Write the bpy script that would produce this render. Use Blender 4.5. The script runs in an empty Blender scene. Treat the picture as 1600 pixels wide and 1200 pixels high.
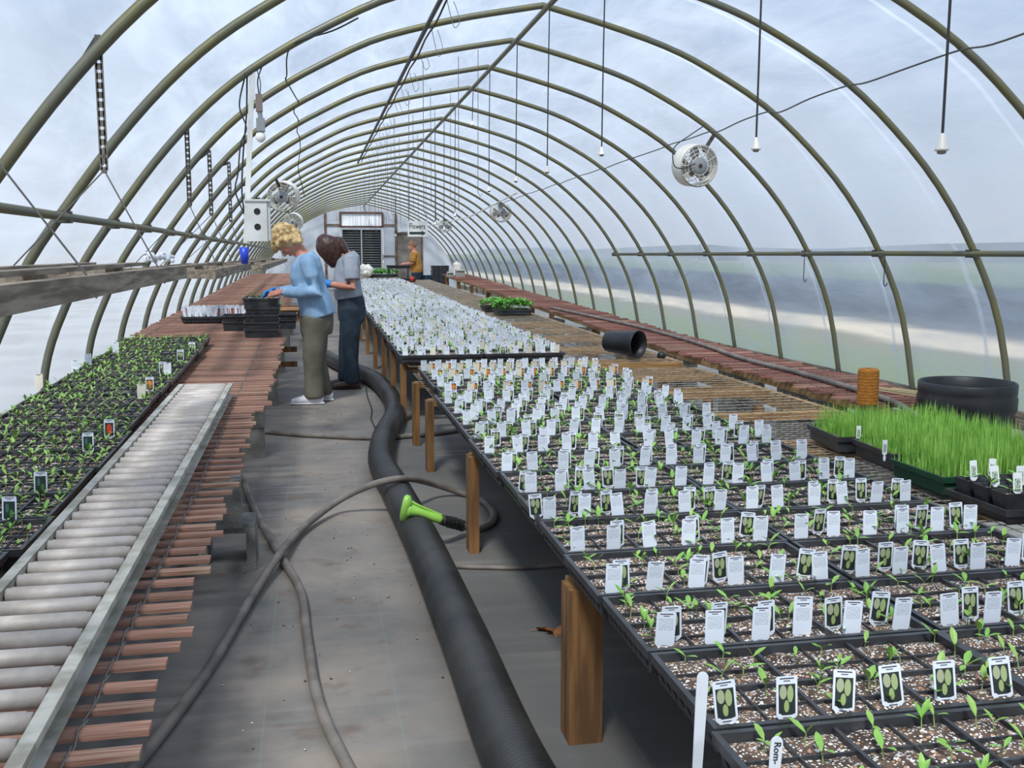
import bpy, math, random
from mathutils import Vector, Matrix
random.seed(7)
R = random.random
def U(a, b): return a + (b - a) * random.random()
scene = bpy.context.scene
col = scene.collection

# ------------------------------------------------------------ camera, sky, light
F = 1600.0; EYE = 1.25
PITCH = math.atan((600 - 393.) / F); YAW = math.atan((800 - 489.) * math.cos(PITCH) / F)
FW = Vector((math.sin(YAW) * math.cos(PITCH), math.cos(YAW) * math.cos(PITCH), -math.sin(PITCH)))
RT = Vector((math.cos(YAW), -math.sin(YAW), 0)); UP = RT.cross(FW); CAM = Vector((0, 0, EYE))
cd = bpy.data.cameras.new('camera'); cam = bpy.data.objects.new('camera', cd); col.objects.link(cam)
cd.sensor_width = 36; cd.lens = 36 * F / 1600; cd.clip_start = .02; cd.clip_end = 2000
cam.location = CAM
cam.rotation_euler = Matrix((RT, UP, -FW)).transposed().to_euler()
scene.camera = cam
scene.view_settings.view_transform = 'Standard'; scene.view_settings.look = 'None'
scene.view_settings.exposure = 0.22; scene.view_settings.gamma = 1; scene.view_settings.use_curve_mapping = False

def lin(c):
    if isinstance(c, str): c = [int(c[i:i + 2], 16) for i in (0, 2, 4)]
    return tuple((v / 255 / 12.92 if v / 255 <= .04045 else ((v / 255 + .055) / 1.055) ** 2.4) for v in c) + (1,)

world = bpy.data.worlds.new('sky'); scene.world = world; world.use_nodes = True
def build_world():
    nt = world.node_tree; n = nt.nodes; l = nt.links; n.clear()
    out = n.new('ShaderNodeOutputWorld'); bg = n.new('ShaderNodeBackground'); bg.inputs['Strength'].default_value = .8
    tc = n.new('ShaderNodeTexCoord'); sp = n.new('ShaderNodeSeparateXYZ'); l.new(tc.outputs['Generated'], sp.inputs[0])
    r = n.new('ShaderNodeValToRGB'); e = r.color_ramp.elements
    e[0].position = 0; e[0].color = (.80, .81, .84, 1); e[1].position = .75; e[1].color = (.23, .38, .66, 1)
    a = r.color_ramp.elements.new(.2); a.color = (.45, .555, .73, 1)
    l.new(sp.outputs[2], r.inputs[0])
    mp = n.new('ShaderNodeMapping'); mp.inputs['Scale'].default_value = (1, 1, 2.2); l.new(tc.outputs['Generated'], mp.inputs[0])
    no = n.new('ShaderNodeTexNoise'); no.inputs['Scale'].default_value = 2.6; no.inputs['Detail'].default_value = 5; no.inputs['Roughness'].default_value = .5
    l.new(mp.outputs[0], no.inputs['Vector'])
    mr = n.new('ShaderNodeMapRange'); mr.inputs[1].default_value = .44; mr.inputs[2].default_value = .66; l.new(no.outputs[0], mr.inputs[0])
    mx = n.new('ShaderNodeMix'); mx.data_type = 'RGBA'; mx.inputs[7].default_value = (.70, .75, .84, 1)
    l.new(mr.outputs[0], mx.inputs[0]); l.new(r.outputs[0], mx.inputs[6]); l.new(mx.outputs[2], bg.inputs[0]); l.new(bg.outputs[0], out.inputs[0])
build_world()
sd = bpy.data.lights.new('sun', 'SUN'); sd.energy = 4.8; sd.angle = math.radians(9); sd.color = (1, .95, .87)
sun = bpy.data.objects.new('sun', sd); col.objects.link(sun); sun.rotation_euler = (math.radians(34), math.radians(-16), 0)

# ------------------------------------------------------------ pixel -> place on a known plane
def ray(x, y): return FW + RT * ((x - 800) / F) - UP * ((y - 600) / F)
def onz(x, y, z): d = ray(x, y); return CAM + d * ((z - EYE) / d.z)
def onx(x, y, X): d = ray(x, y); return CAM + d * (X / d.x)
def ony(x, y, Y): d = ray(x, y); return CAM + d * (Y / d.y)

# ------------------------------------------------------------ materials
def mat(name, c1, rough=.6, c2=None, scale=8, metal=0, bump=0, bscale=None, detail=4, stretch=(1, 1, 1), lo=.4, hi=.62, spec=.5, trans=0):
    m = bpy.data.materials.new(name); m.use_nodes = True; nt = m.node_tree; n = nt.nodes; l = nt.links
    b = n['Principled BSDF']; b.inputs['Roughness'].default_value = rough; b.inputs['Metallic'].default_value = metal
    b.inputs['Specular IOR Level'].default_value = spec; b.inputs['Base Color'].default_value = lin(c1)
    if trans: b.inputs['Transmission Weight'].default_value = trans
    if c2 or bump:
        tc = n.new('ShaderNodeTexCoord'); mp = n.new('ShaderNodeMapping'); mp.inputs['Scale'].default_value = stretch
        l.new(tc.outputs['Object'], mp.inputs[0])
        no = n.new('ShaderNodeTexNoise'); no.inputs['Scale'].default_value = scale; no.inputs['Detail'].default_value = detail
        l.new(mp.outputs[0], no.inputs['Vector'])
    if c2:
        mr = n.new('ShaderNodeMapRange'); mr.inputs[1].default_value = lo; mr.inputs[2].default_value = hi; l.new(no.outputs[0], mr.inputs[0])
        mx = n.new('ShaderNodeMix'); mx.data_type = 'RGBA'; mx.inputs[6].default_value = lin(c1); mx.inputs[7].default_value = lin(c2)
        l.new(mr.outputs[0], mx.inputs[0]); l.new(mx.outputs[2], b.inputs['Base Color'])
    if bump:
        n2 = no
        if bscale:
            n2 = n.new('ShaderNodeTexNoise'); n2.inputs['Scale'].default_value = bscale; l.new(mp.outputs[0], n2.inputs['Vector'])
        bm = n.new('ShaderNodeBump'); bm.inputs['Strength'].default_value = bump; bm.inputs['Distance'].default_value = .01
        l.new(n2.outputs[0], bm.inputs['Height']); l.new(bm.outputs[0], b.inputs['Normal'])
    return m
def vary(m, amt=.12):
    "per-object lightness change"
    nt = m.node_tree; n = nt.nodes; l = nt.links; b = n['Principled BSDF']
    oi = n.new('ShaderNodeObjectInfo'); mr = n.new('ShaderNodeMapRange'); mr.inputs[3].default_value = 1 - amt; mr.inputs[4].default_value = 1 + amt
    l.new(oi.outputs['Random'], mr.inputs[0]); hs = n.new('ShaderNodeHueSaturation'); l.new(mr.outputs[0], hs.inputs['Value'])
    s = b.inputs['Base Color']
    if s.links: l.new(s.links[0].from_socket, hs.inputs['Color'])
    else: hs.inputs['Color'].default_value = s.default_value
    l.new(hs.outputs[0], s); return m
M = {}
M['pipe'] = mat('galvanised_hoop', '6a6a5c', .45, '74704c', 3, .3, detail=3)
M['steel'] = mat('zinc_steel', '9a9a96', .45, '777772', 30, .6)
M['dark_steel'] = mat('dark_steel', '55534f', .5, '3c3b39', 30, .5)
M['strap'] = mat('strap_steel', '6f6b64', .55, '55514b', 20, .3)
M['mesh'] = mat('mesh_wire', 'b5ad9f', .45, '8a8276', 20, .2)
M['wire'] = mat('grey_wire', '6f6c66', .5, metal=.4)
M['cord'] = mat('black_cord', '2b2c2c', .6)
M['cable'] = mat('grey_cable', '565650', .6)
M['white_plastic'] = mat('white_plastic', 'e9e6dd', .4, 'd8d2c6', 9)
M['white_paint'] = mat('white_paint', 'dcdcd8', .5, 'c9c9c5', 6)
M['grey_plastic'] = mat('grey_plastic', '8d9093', .45)
M['black_plastic'] = mat('black_tray_plastic', '2e2f32', .38, '3d3e41', 14, spec=.5)
M['black_can'] = mat('black_can_plastic', '1d1e20', .45, '2a2b2d', 6)
M['blade_grey'] = mat('fan_blade', 'b9b4aa', .45)  # one even warm grey for every fan blade
M['brown_box'] = mat('outlet_box', '7d6f66', .6)
M['bulb'] = mat('frosted_bulb', 'f1efe8', .25)
M['blue_cup'] = mat('blue_cup', '2b48c8', .35)
M['green_tray'] = mat('green_tray', '1f4a35', .45, '18402c', 12)
M['wood'] = mat('treated_wood', '8a6238', .75, '5f4125', 3, stretch=(9, 9, 1), bump=.2)
M['wood_x'] = mat('treated_wood_rail', 'b08a57', .75, '8a6438', 3, stretch=(1, 9, 9), bump=.2)
M['wood_y'] = mat('treated_wood_beam', 'a78556', .75, '7f6038', 3, stretch=(9, 1, 9), bump=.2)
M['grey_wood'] = mat('weathered_wood', '9a8d7b', .8, '6a5e4f', 4, stretch=(9, 1.0, 14), bump=.25)
M['slat'] = vary(mat('red_slat', 'a9826f', .8, '88604f', 6, stretch=(1.2, 30, 30), bump=.3, bscale=40), .22)
M['slat_r'] = vary(mat('dark_red_slat', '8b5a4d', .8, '694238', 6, stretch=(1.2, 30, 30), bump=.3, bscale=40), .3)
M['slat_w'] = vary(mat('worn_slat', 'a58a76', .85, '8a5a49', 7, stretch=(1.2, 30, 30), bump=.3), .2)
M['concrete'] = mat('concrete_block', '8f8d86', .9, '6d6b65', 9, bump=.5, bscale=120)
M['roller'] = mat('zinc_roller', 'c4bbb3', .55, 'a79e96', 14, .1, bump=.08, bscale=90)
M['rail'] = mat('zinc_rail', 'c2bfb4', .55, '979284', 12, .1)
M['hose'] = mat('grey_hose', '837a72', .65, '6a625b', 9, bump=.1)
M['corrugated'] = mat('black_drain_pipe', '2b2b2b', .38, '3b3a38', 4)
M['lime'] = mat('lime_nozzle', '9ed45c', .35)
M['leaf'] = mat('seedling_leaf', '8dbb57', .5, '6a9c42', 25)
M['leaf2'] = mat('seedling_leaf_pale', '93b55a', .5, '74a043', 25)
M['leaf3'] = mat('dark_leaf', '4f8c34', .5, '78b748', 25)
M['basil'] = mat('basil_leaf', '58a431', .45, '7cc44a', 18)
M['grass'] = mat('grass_blade', '73a83f', .55, '98c65a', 14)
M['stem'] = mat('seedling_stem', '93a85c', .6)
M['twine'] = mat('sisal_twine', 'b9782b', .9, '8d5618', 40, stretch=(1, 1, 8), bump=.5)
M['dry_leaf'] = mat('dry_oak_leaf', 'b07340', .7, '8b5429', 30)
M['stick'] = mat('white_label_stick', 'e4e6ea', .5, 'd5d8de', 12)
M['ink'] = mat('black_ink', '15161a', .6)
M['arrow'] = mat('dark_green_ink', '16332a', .6)
M['cardboard'] = mat('cardboard', '99714c', .85, '86603e', 5)
M['grey_box'] = mat('grey_carton', 'a8a59b', .8, '928f86', 5)
M['bag'] = mat('white_plastic_bag', 'e9e6de', .35, 'd5cfbf', 8)
M['blue_bin'] = mat('blue_bin', '2d4a63', .5)
M['red'] = mat('red_plastic', 'b02a22', .4)
M['panel'] = mat('grey_gable_panel', 'c0c3c8', .5, 'a9adb4', 1.4)
M['brown_panel'] = mat('stained_gable_panel', '857c74', .7, '5e554f', 2.2)
M['gable_wood'] = mat('gable_timber', '6e5b4d', .8, '4e4036', 5)
M['rust'] = mat('rusty_frame', '6d4a3c', .8, '4c342b', 9)
M['alu'] = mat('aluminium_frame', 'b4b6b8', .4, metal=.3)
M['louver'] = mat('dark_louver', '2c2f31', .4, '3d4041', 4)
M['white_pane'] = mat('white_pane', 'eef0f2', .5)
M['straw'] = mat('bamboo_stake', 'b3a57e', .7)
# people
M['skin'] = mat('skin', 'c98f78', .5, 'b97a66', 9)
M['blond'] = mat('blond_hair', 'd9bd8a', .55, 'a98650', 30, bump=.6, bscale=45)
M['brown_hair'] = mat('brown_hair', '4e2f22', .4, '2c1a14', 26, stretch=(3, 3, .5), bump=.4)
M['bun_hair'] = mat('light_brown_hair', '8d6743', .5, '60432a', 30)
M['blue_knit'] = mat('light_blue_knit', '8fb0cd', .8, '7f9fbd', 12, bump=.3, bscale=160)
M['grey_shirt'] = mat('grey_cotton', 'a3a8b1', .8, '8f949e', 6, bump=.25)
M['mustard'] = mat('mustard_cotton', 'b5813a', .8, '99692a', 8)
M['khaki'] = mat('olive_khaki', '6b6658', .85, '565246', 5, bump=.3)
M['denim'] = mat('dark_denim', '293947', .85, '1d2a36', 9, bump=.2)
M['white_shoe'] = mat('white_shoe', 'dcdce0', .5)
M['brown_shoe'] = mat('brown_shoe', '5a3c2c', .5, '3d281d', 15)
M['glove'] = mat('blue_glove', '2f7fc4', .45)

def soil_mat():
    m = mat('potting_soil', '46362d', .95, '705b4c', 30, bump=.8, bscale=110); nt = m.node_tree; n = nt.nodes; l = nt.links; b = n['Principled BSDF']
    tc = n.new('ShaderNodeTexCoord'); src = b.inputs['Base Color'].links[0].from_socket
    oi = n.new('ShaderNodeObjectInfo'); ad = n.new('ShaderNodeVectorMath'); ad.operation = 'ADD'
    l.new(tc.outputs['Object'], ad.inputs[0]); l.new(oi.outputs['Location'], ad.inputs[1])
    for sc, th, c, rnd in ((190, .42, 'eae5de', .48), (95, .36, 'ece6de', .74), (110, .38, 'b98f6e', .70)):
        v = n.new('ShaderNodeTexVoronoi'); v.inputs['Scale'].default_value = sc; l.new(ad.outputs[0], v.inputs['Vector'])
        a = n.new('ShaderNodeMath'); a.operation = 'LESS_THAN'; a.inputs[1].default_value = th; l.new(v.outputs['Distance'], a.inputs[0])
        s = n.new('ShaderNodeSeparateColor'); l.new(v.outputs['Color'], s.inputs[0])
        g = n.new('ShaderNodeMath'); g.operation = 'GREATER_THAN'; g.inputs[1].default_value = rnd; l.new(s.outputs[0], g.inputs[0])
        k = n.new('ShaderNodeMath'); k.operation = 'MULTIPLY'; l.new(a.outputs[0], k.inputs[0]); l.new(g.outputs[0], k.inputs[1])
        mx = n.new('ShaderNodeMix'); mx.data_type = 'RGBA'; l.new(k.outputs[0], mx.inputs[0]); l.new(src, mx.inputs[6]); mx.inputs[7].default_value = lin(c)
        src = mx.outputs[2]
    l.new(src, b.inputs['Base Color']); return m
M['soil'] = soil_mat()

def floor_mat():
    m = bpy.data.materials.new('weed_fabric_floor'); m.use_nodes = True; nt = m.node_tree; n = nt.nodes; l = nt.links; b = n['Principled BSDF']; b.inputs['Roughness'].default_value = .72
    tc = n.new('ShaderNodeTexCoord'); sp = n.new('ShaderNodeSeparateXYZ'); l.new(tc.outputs['Object'], sp.inputs[0])
    def noise(s, d=5, r=.55, st=None):
        o = n.new('ShaderNodeTexNoise'); o.inputs['Scale'].default_value = s; o.inputs['Detail'].default_value = d; o.inputs['Roughness'].default_value = r
        if st:
            mp = n.new('ShaderNodeMapping'); mp.inputs['Scale'].default_value = st; l.new(tc.outputs['Object'], mp.inputs[0]); l.new(mp.outputs[0], o.inputs['Vector'])
        else: l.new(tc.outputs['Object'], o.inputs['Vector'])
        return o.outputs[0]
    def rng(s, a, c, lo=0., hi=1.):
        o = n.new('ShaderNodeMapRange'); o.inputs[1].default_value = a; o.inputs[2].default_value = c; o.inputs[3].default_value = lo; o.inputs[4].default_value = hi; l.new(s, o.inputs[0]); return o.outputs[0]
    def mix(f, a, c):
        o = n.new('ShaderNodeMix'); o.data_type = 'RGBA'; l.new(f, o.inputs[0])
        if isinstance(a, tuple): o.inputs[6].default_value = a
        else: l.new(a, o.inputs[6])
        o.inputs[7].default_value = c; return o.outputs[2]
    def mul(a, c):
        o = n.new('ShaderNodeMath'); o.operation = 'MULTIPLY'; l.new(a, o.inputs[0]); l.new(c, o.inputs[1]); return o.outputs[0]
    base = mix(rng(noise(1.1), .35, .7), lin('605f5d'), lin('726f6a'))
    # trodden dust on the walkway between the benches
    walk = n.new('ShaderNodeMath'); walk.operation = 'SUBTRACT'; walk.inputs[1].default_value = .02; l.new(sp.outputs[0], walk.inputs[0])
    ab = n.new('ShaderNodeMath'); ab.operation = 'ABSOLUTE'; l.new(walk.outputs[0], ab.inputs[0])
    path = rng(ab.outputs[0], .55, .2)
    base = mix(mul(rng(noise(1.6, 7, .6), .34, .62), path), base, lin('94887c'))
    base = mix(mul(rng(noise(6, 6, .65), .55, .72), path), base, lin('6b594b'))
    # woven ripples across the fabric
    base = mix(mul(rng(noise(2.2, 2, .5, (.35, 7, 1)), .5, .7), rng(noise(.7), .4, .6)), base, lin('868079'))
    # gravel beyond the tables
    base = mix(rng(sp.outputs[0], 1.7, 2.1), base, lin('969590'))
    for X in (.78, .2, -.16):
        s = n.new('ShaderNodeMath'); s.operation = 'COMPARE'; s.inputs[1].default_value = X; s.inputs[2].default_value = .0022; l.new(sp.outputs[0], s.inputs[0])
        k = n.new('ShaderNodeMath'); k.operation = 'MULTIPLY'; k.inputs[1].default_value = .22; l.new(s.outputs[0], k.inputs[0])
        base = mix(k.outputs[0], base, lin('6f9c92'))
    l.new(base, b.inputs['Base Color'])
    bp = n.new('ShaderNodeBump'); bp.inputs['Strength'].default_value = .35; bp.inputs['Distance'].default_value = .02; l.new(noise(5, 6, .6), bp.inputs['Height']); l.new(bp.outputs[0], b.inputs['Normal'])
    return m
M['floor'] = floor_mat()

def film_mat():
    m = bpy.data.materials.new('polyethylene_film'); m.use_nodes = True; nt = m.node_tree; n = nt.nodes; l = nt.links; n.clear()
    out = n.new('ShaderNodeOutputMaterial'); tr = n.new('ShaderNodeBsdfTransparent'); tr.inputs[0].default_value = (.86, .93, 1, 1)
    tl = n.new('ShaderNodeBsdfTranslucent'); tl.inputs[0].default_value = (.73, .83, .96, 1)
    df = n.new('ShaderNodeBsdfDiffuse'); df.inputs[0].default_value = (.75, .78, .83, 1)
    gl = n.new('ShaderNodeBsdfGlossy'); gl.inputs['Roughness'].default_value = .3
    tc = n.new('ShaderNodeTexCoord'); sp = n.new('ShaderNodeSeparateXYZ'); l.new(tc.outputs['Object'], sp.inputs[0])
    mp = n.new('ShaderNodeMapping'); mp.inputs['Scale'].default_value = (1, .45, 1.6); l.new(tc.outputs['Object'], mp.inputs[0])
    no = n.new('ShaderNodeTexNoise'); no.inputs['Scale'].default_value = 1.5; no.inputs['Detail'].default_value = 6; no.inputs['Distortion'].default_value = .8; l.new(mp.outputs[0], no.inputs['Vector'])
    mr = n.new('ShaderNodeMapRange'); mr.inputs[1].default_value = .35; mr.inputs[2].default_value = .68; mr.inputs[3].default_value = .26; mr.inputs[4].default_value = .62; l.new(no.outputs[0], mr.inputs[0])
    mp3 = n.new('ShaderNodeMapping'); mp3.inputs['Scale'].default_value = (3, .7, 4.5); l.new(tc.outputs['Object'], mp3.inputs[0])
    n3 = n.new('ShaderNodeTexNoise'); n3.inputs['Scale'].default_value = 2.0; n3.inputs['Detail'].default_value = 4; n3.inputs['Distortion'].default_value = 1.2; l.new(mp3.outputs[0], n3.inputs['Vector'])
    m3r = n.new('ShaderNodeMapRange'); m3r.inputs[1].default_value = .4; m3r.inputs[2].default_value = .65; m3r.inputs[3].default_value = -.03; m3r.inputs[4].default_value = .08; l.new(n3.outputs[0], m3r.inputs[0])
    sm = n.new('ShaderNodeMath'); sm.operation = 'ADD'; l.new(mr.outputs[0], sm.inputs[0]); l.new(m3r.outputs[0], sm.inputs[1])
    # milky crease running beside every hoop
    n2 = n.new('ShaderNodeTexNoise'); n2.inputs['Scale'].default_value = 1.7; n2.inputs['Detail'].default_value = 5; l.new(tc.outputs['Object'], n2.inputs['Vector'])
    a = n.new('ShaderNodeMath'); a.operation = 'MULTIPLY_ADD'; a.inputs[1].default_value = .22; l.new(n2.outputs[0], a.inputs[0]); l.new(sp.outputs[1], a.inputs[2])
    f = n.new('ShaderNodeMath'); f.operation = 'PINGPONG'; f.inputs[1].default_value = .61; 
    s = n.new('ShaderNodeMath'); s.operation = 'ADD'; s.inputs[1].default_value = .52; l.new(a.outputs[0], s.inputs[0]); l.new(s.outputs[0], f.inputs[0])
    cr = n.new('ShaderNodeMapRange'); cr.inputs[1].default_value = .05; cr.inputs[2].default_value = .0; cr.inputs[3].default_value = 0; cr.inputs[4].default_value = .34; cr.interpolation_type = 'SMOOTHSTEP'; l.new(f.outputs[0], cr.inputs[0])
    ad = n.new('ShaderNodeMath'); ad.operation = 'ADD'; ad.use_clamp = True; l.new(sm.outputs[0], ad.inputs[0]); l.new(cr.outputs[0], ad.inputs[1])
    m1 = n.new('ShaderNodeMixShader'); m1.inputs[0].default_value = .25; l.new(tl.outputs[0], m1.inputs[1]); l.new(df.outputs[0], m1.inputs[2])
    m2 = n.new('ShaderNodeMixShader'); l.new(ad.outputs[0], m2.inputs[0]); l.new(tr.outputs[0], m2.inputs[1]); l.new(m1.outputs[0], m2.inputs[2])
    m3 = n.new('ShaderNodeMixShader'); m3.inputs[0].default_value = .05; l.new(m2.outputs[0], m3.inputs[1]); l.new(gl.outputs[0], m3.inputs[2])
    l.new(m3.outputs[0], out.inputs[0]); return m
M['film'] = film_mat()

def tag_mat(kind):
    "printed plastic tag; UV 0..1 over its face"
    m = bpy.data.materials.new('plant_tag_' + kind); m.use_nodes = True; nt = m.node_tree; n = nt.nodes; l = nt.links; b = n['Principled BSDF']; b.inputs['Roughness'].default_value = .45
    uv = n.new('ShaderNodeUVMap'); sp = n.new('ShaderNodeSeparateXYZ'); l.new(uv.outputs[0], sp.inputs[0]); u, v = sp.outputs[0], sp.outputs[1]
    def mth(op, a, c=None, k=None):
        o = n.new('ShaderNodeMath'); o.operation = op
        for i, q in enumerate((a, c, k)):
            if q is None: continue
            if isinstance(q, (int, float)): o.inputs[i].default_value = q
            else: l.new(q, o.inputs[i])
        return o.outputs[0]
    def box(u0, u1, v0, v1):
        return mth('MULTIPLY', mth('COMPARE', u, (u0 + u1) / 2, (u1 - u0) / 2), mth('COMPARE', v, (v0 + v1) / 2, (v1 - v0) / 2))
    def mix(f, a, c):
        o = n.new('ShaderNodeMix'); o.data_type = 'RGBA'; l.new(f, o.inputs[0])
        if isinstance(a, tuple): o.inputs[6].default_value = a
        else: l.new(a, o.inputs[6])
        o.inputs[7].default_value = lin(c); return o.outputs[2]
    paper = {'cream': 'd9d3c0'}.get(kind, 'e3e9f2')
    c = lin(paper)
    head = box(.16, .84, .935, .965); c = mix(head, c, '4a4350')
    h2 = box(.34, .66, .885, .91); c = mix(h2, c, '5a5560')
    if kind == 'text':
        nz = n.new('ShaderNodeTexNoise'); nz.inputs['Scale'].default_value = 26; nz.inputs['Detail'].default_value = 1; l.new(uv.outputs[0], nz.inputs['Vector'])
        ln = mth('LESS_THAN', mth('FRACT', mth('MULTIPLY', v, 27)), .38)
        c = mix(mth('MULTIPLY', mth('MULTIPLY', ln, mth('GREATER_THAN', nz.outputs[0], .42)), box(.12, .88, .5, .85)), c, 'a3a7b2')
        c = mix(box(.34, .66, .1, .125), c, '8b8e97')
    elif kind in ('photo', 'orange', 'red', 'green'):
        c = mix(box(.1, .9, .17, .83), c, {'photo': '2c3330', 'orange': '4f3b22', 'red': '30281f', 'green': '20302a'}[kind])
        el = {'photo': ((.32, .66, .17, .15, 'aab08e'), (.66, .62, .15, .18, 'a3b27c'), (.48, .36, .12, .13, '9db070')),
              'orange': ((.5, .6, .34, .17, 'd88a34'), (.5, .36, .3, .12, 'c9742c')),
              'red': ((.5, .55, .26, .22, 'c8432a'), (.6, .35, .2, .1, 'd9603a')),
              'green': ((.35, .6, .12, .16, '3f6f62'), (.65, .4, .14, .14, '4a7a3a'))}[kind]
        for (x, y, a, e, k) in el:
            dx = mth('DIVIDE', mth('SUBTRACT', u, x), a); dy = mth('DIVIDE', mth('SUBTRACT', v, y), e)
            c = mix(mth('LESS_THAN', mth('ADD', mth('MULTIPLY', dx, dx), mth('MULTIPLY', dy, dy)), 1), c, k)
        c = mix(box(.3, .7, .1, .13), c, '55585c')
    l.new(c, b.inputs['Base Color']) if not isinstance(c, tuple) else None
    return m
for k in ('text', 'photo', 'orange', 'red', 'green', 'cream'): M['tag_' + k] = tag_mat(k)

# ------------------------------------------------------------ mesh helpers
class MB:
    def __init__(s): s.v = []; s.f = []; s.mi = []; s.uv = None
    def add(s, vs, fs, mi=0):
        o = len(s.v); s.v += [tuple(p) for p in vs]; s.f += [tuple(i + o for i in q) for q in fs]; s.mi += [mi] * len(fs)
    def box(s, a, b, mi=0):
        (x0, y0, z0), (x1, y1, z1) = a, b
        s.add([(x0, y0, z0), (x1, y0, z0), (x1, y1, z0), (x0, y1, z0), (x0, y0, z1), (x1, y0, z1), (x1, y1, z1), (x0, y1, z1)],
              [(0, 3, 2, 1), (4, 5, 6, 7), (0, 1, 5, 4), (1, 2, 6, 5), (2, 3, 7, 6), (3, 0, 4, 7)], mi)
    def beam(s, p, q, w, h, mi=0, up=(0, 0, 1)):
        p = Vector(p); q = Vector(q); t = (q - p).normalized(); sd_ = t.cross(Vector(up))
        if sd_.length < 1e-4: sd_ = t.cross(Vector((0, 1, 0)))
        sd_.normalize(); u = sd_.cross(t); vs = []
        for e in (p, q):
            for a, b in ((-1, -1), (1, -1), (1, 1), (-1, 1)): vs.append(e + sd_ * (a * w / 2) + u * (b * h / 2))
        s.add(vs, [(3, 2, 1, 0), (4, 5, 6, 7), (0, 1, 5, 4), (1, 2, 6, 5), (2, 3, 7, 6), (3, 0, 4, 7)], mi)
    def tube(s, pts, r, n=8, cap=True, mi=0, closed=False):
        "r: number or list (or list of (a,b)); side hint is kept along the path"
        pts = [Vector(p) for p in pts]; N = len(pts); vs = []; side = None
        for i, p in enumerate(pts):
            t = (pts[(i + 1) % N] - pts[i - 1]) if closed else (pts[min(i + 1, N - 1)] - pts[max(i - 1, 0)])
            t.normalize()
            if side is None:
                side = t.cross(Vector((0, 0, 1)))
                if side.length < .1: side = t.cross(Vector((0, 1, 0)))
            side = (side - t * side.dot(t)); side.normalize(); u = t.cross(side)
            rr = r[i] if isinstance(r, (list, tuple)) else r
            for k in range(n):
                a = 2 * math.pi * k / n; vs.append(p + side * (rr * math.cos(a)) + u * (rr * math.sin(a)))
        fs = [(i * n + k, i * n + (k + 1) % n, (i + 1) * n + (k + 1) % n, (i + 1) * n + k) for i in range(N - 1) for k in range(n)]
        if closed: fs += [((N - 1) * n + k, (N - 1) * n + (k + 1) % n, (k + 1) % n, k) for k in range(n)]
        elif cap: fs += [tuple(range(n))[::-1], tuple((N - 1) * n + k for k in range(n))]
        s.add(vs, fs, mi)
    def loft(s, rings, side, n=14, mi=0):
        "rings: (centre, half-width along side, half-depth); closed with rounded ends"
        side = Vector(side); N = len(rings); C = [Vector(r[0]) for r in rings]; vs = []
        for i in range(N):
            t = (C[min(i + 1, N - 1)] - C[max(i - 1, 0)]).normalized()
            sd_ = (side - t * side.dot(t)).normalized(); u = t.cross(sd_)
            for k in range(n):
                a = 2 * math.pi * k / n; vs.append(C[i] + sd_ * (rings[i][1] * math.cos(a)) + u * (rings[i][2] * math.sin(a)))
        fs = [(i * n + k, i * n + (k + 1) % n, (i + 1) * n + (k + 1) % n, (i + 1) * n + k) for i in range(N - 1) for k in range(n)]
        fs += [tuple(range(n))[::-1], tuple((N - 1) * n + k for k in range(n))]
        s.add(vs, fs, mi)
    def ball(s, c, r, mi=0, nu=12, nv=8, rot=None):
        c = Vector(c); r = (r, r, r) if isinstance(r, (int, float)) else r; vs = []
        for j in range(1, nv):
            for k in range(nu):
                a = 2 * math.pi * k / nu; b = math.pi * j / nv
                p = Vector((r[0] * math.sin(b) * math.cos(a), r[1] * math.sin(b) * math.sin(a), r[2] * math.cos(b)))
                vs.append(c + (rot @ p if rot else p))
        t = Vector((0, 0, r[2])); vs += [c + (rot @ t if rot else t), c - (rot @ t if rot else t)]
        fs = [(j * nu + k, (j + 1) * nu + k, (j + 1) * nu + (k + 1) % nu, j * nu + (k + 1) % nu) for j in range(nv - 2) for k in range(nu)]
        T = len(vs) - 2; fs += [(T, k, (k + 1) % nu) for k in range(nu)] + [(T + 1, (nv - 2) * nu + (k + 1) % nu, (nv - 2) * nu + k) for k in range(nu)]
        s.add(vs, fs, mi)
    def lathe(s, prof, n=24, c=(0, 0, 0), mi=0, cap0=False, cap1=False):
        vs = [(c[0] + r * math.cos(2 * math.pi * k / n), c[1] + r * math.sin(2 * math.pi * k / n), c[2] + z) for r, z in prof for k in range(n)]
        fs = [(i * n + k, i * n + (k + 1) % n, (i + 1) * n + (k + 1) % n, (i + 1) * n + k) for i in range(len(prof) - 1) for k in range(n)]
        if cap0: fs.append(tuple(range(n))[::-1])
        if cap1: fs.append(tuple((len(prof) - 1) * n + k for k in range(n)))
        s.add(vs, fs, mi)
    def xf(s, m, start=0): s.v = s.v[:start] + [tuple(m @ Vector(p)) for p in s.v[start:]]; return s
    def mesh(s, name, mats, smooth=False):
        me = bpy.data.meshes.new(name); me.from_pydata(s.v, [], s.f); mats = mats if isinstance(mats, (list, tuple)) else [mats]
        for m in mats: me.materials.append(M[m] if isinstance(m, str) else m)
        if any(s.mi): me.polygons.foreach_set('material_index', s.mi)
        if smooth: me.polygons.foreach_set('use_smooth', [True] * len(s.f))
        if s.uv:
            ul = me.uv_layers.new(name='UVMap'); ul.data.foreach_set('uv', s.uv)
        me.update(); return me
    def obj(s, name, mats, parent=None, smooth=False): return ob(name, s.mesh(name, mats, smooth), parent)
def ob(name, me, parent=None, loc=None, rz=0):
    o = bpy.data.objects.new(name, me); col.objects.link(o)
    if parent: o.parent = parent
    if loc is not None: o.location = loc
    if rz: o.rotation_euler.z = rz
    return o
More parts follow.
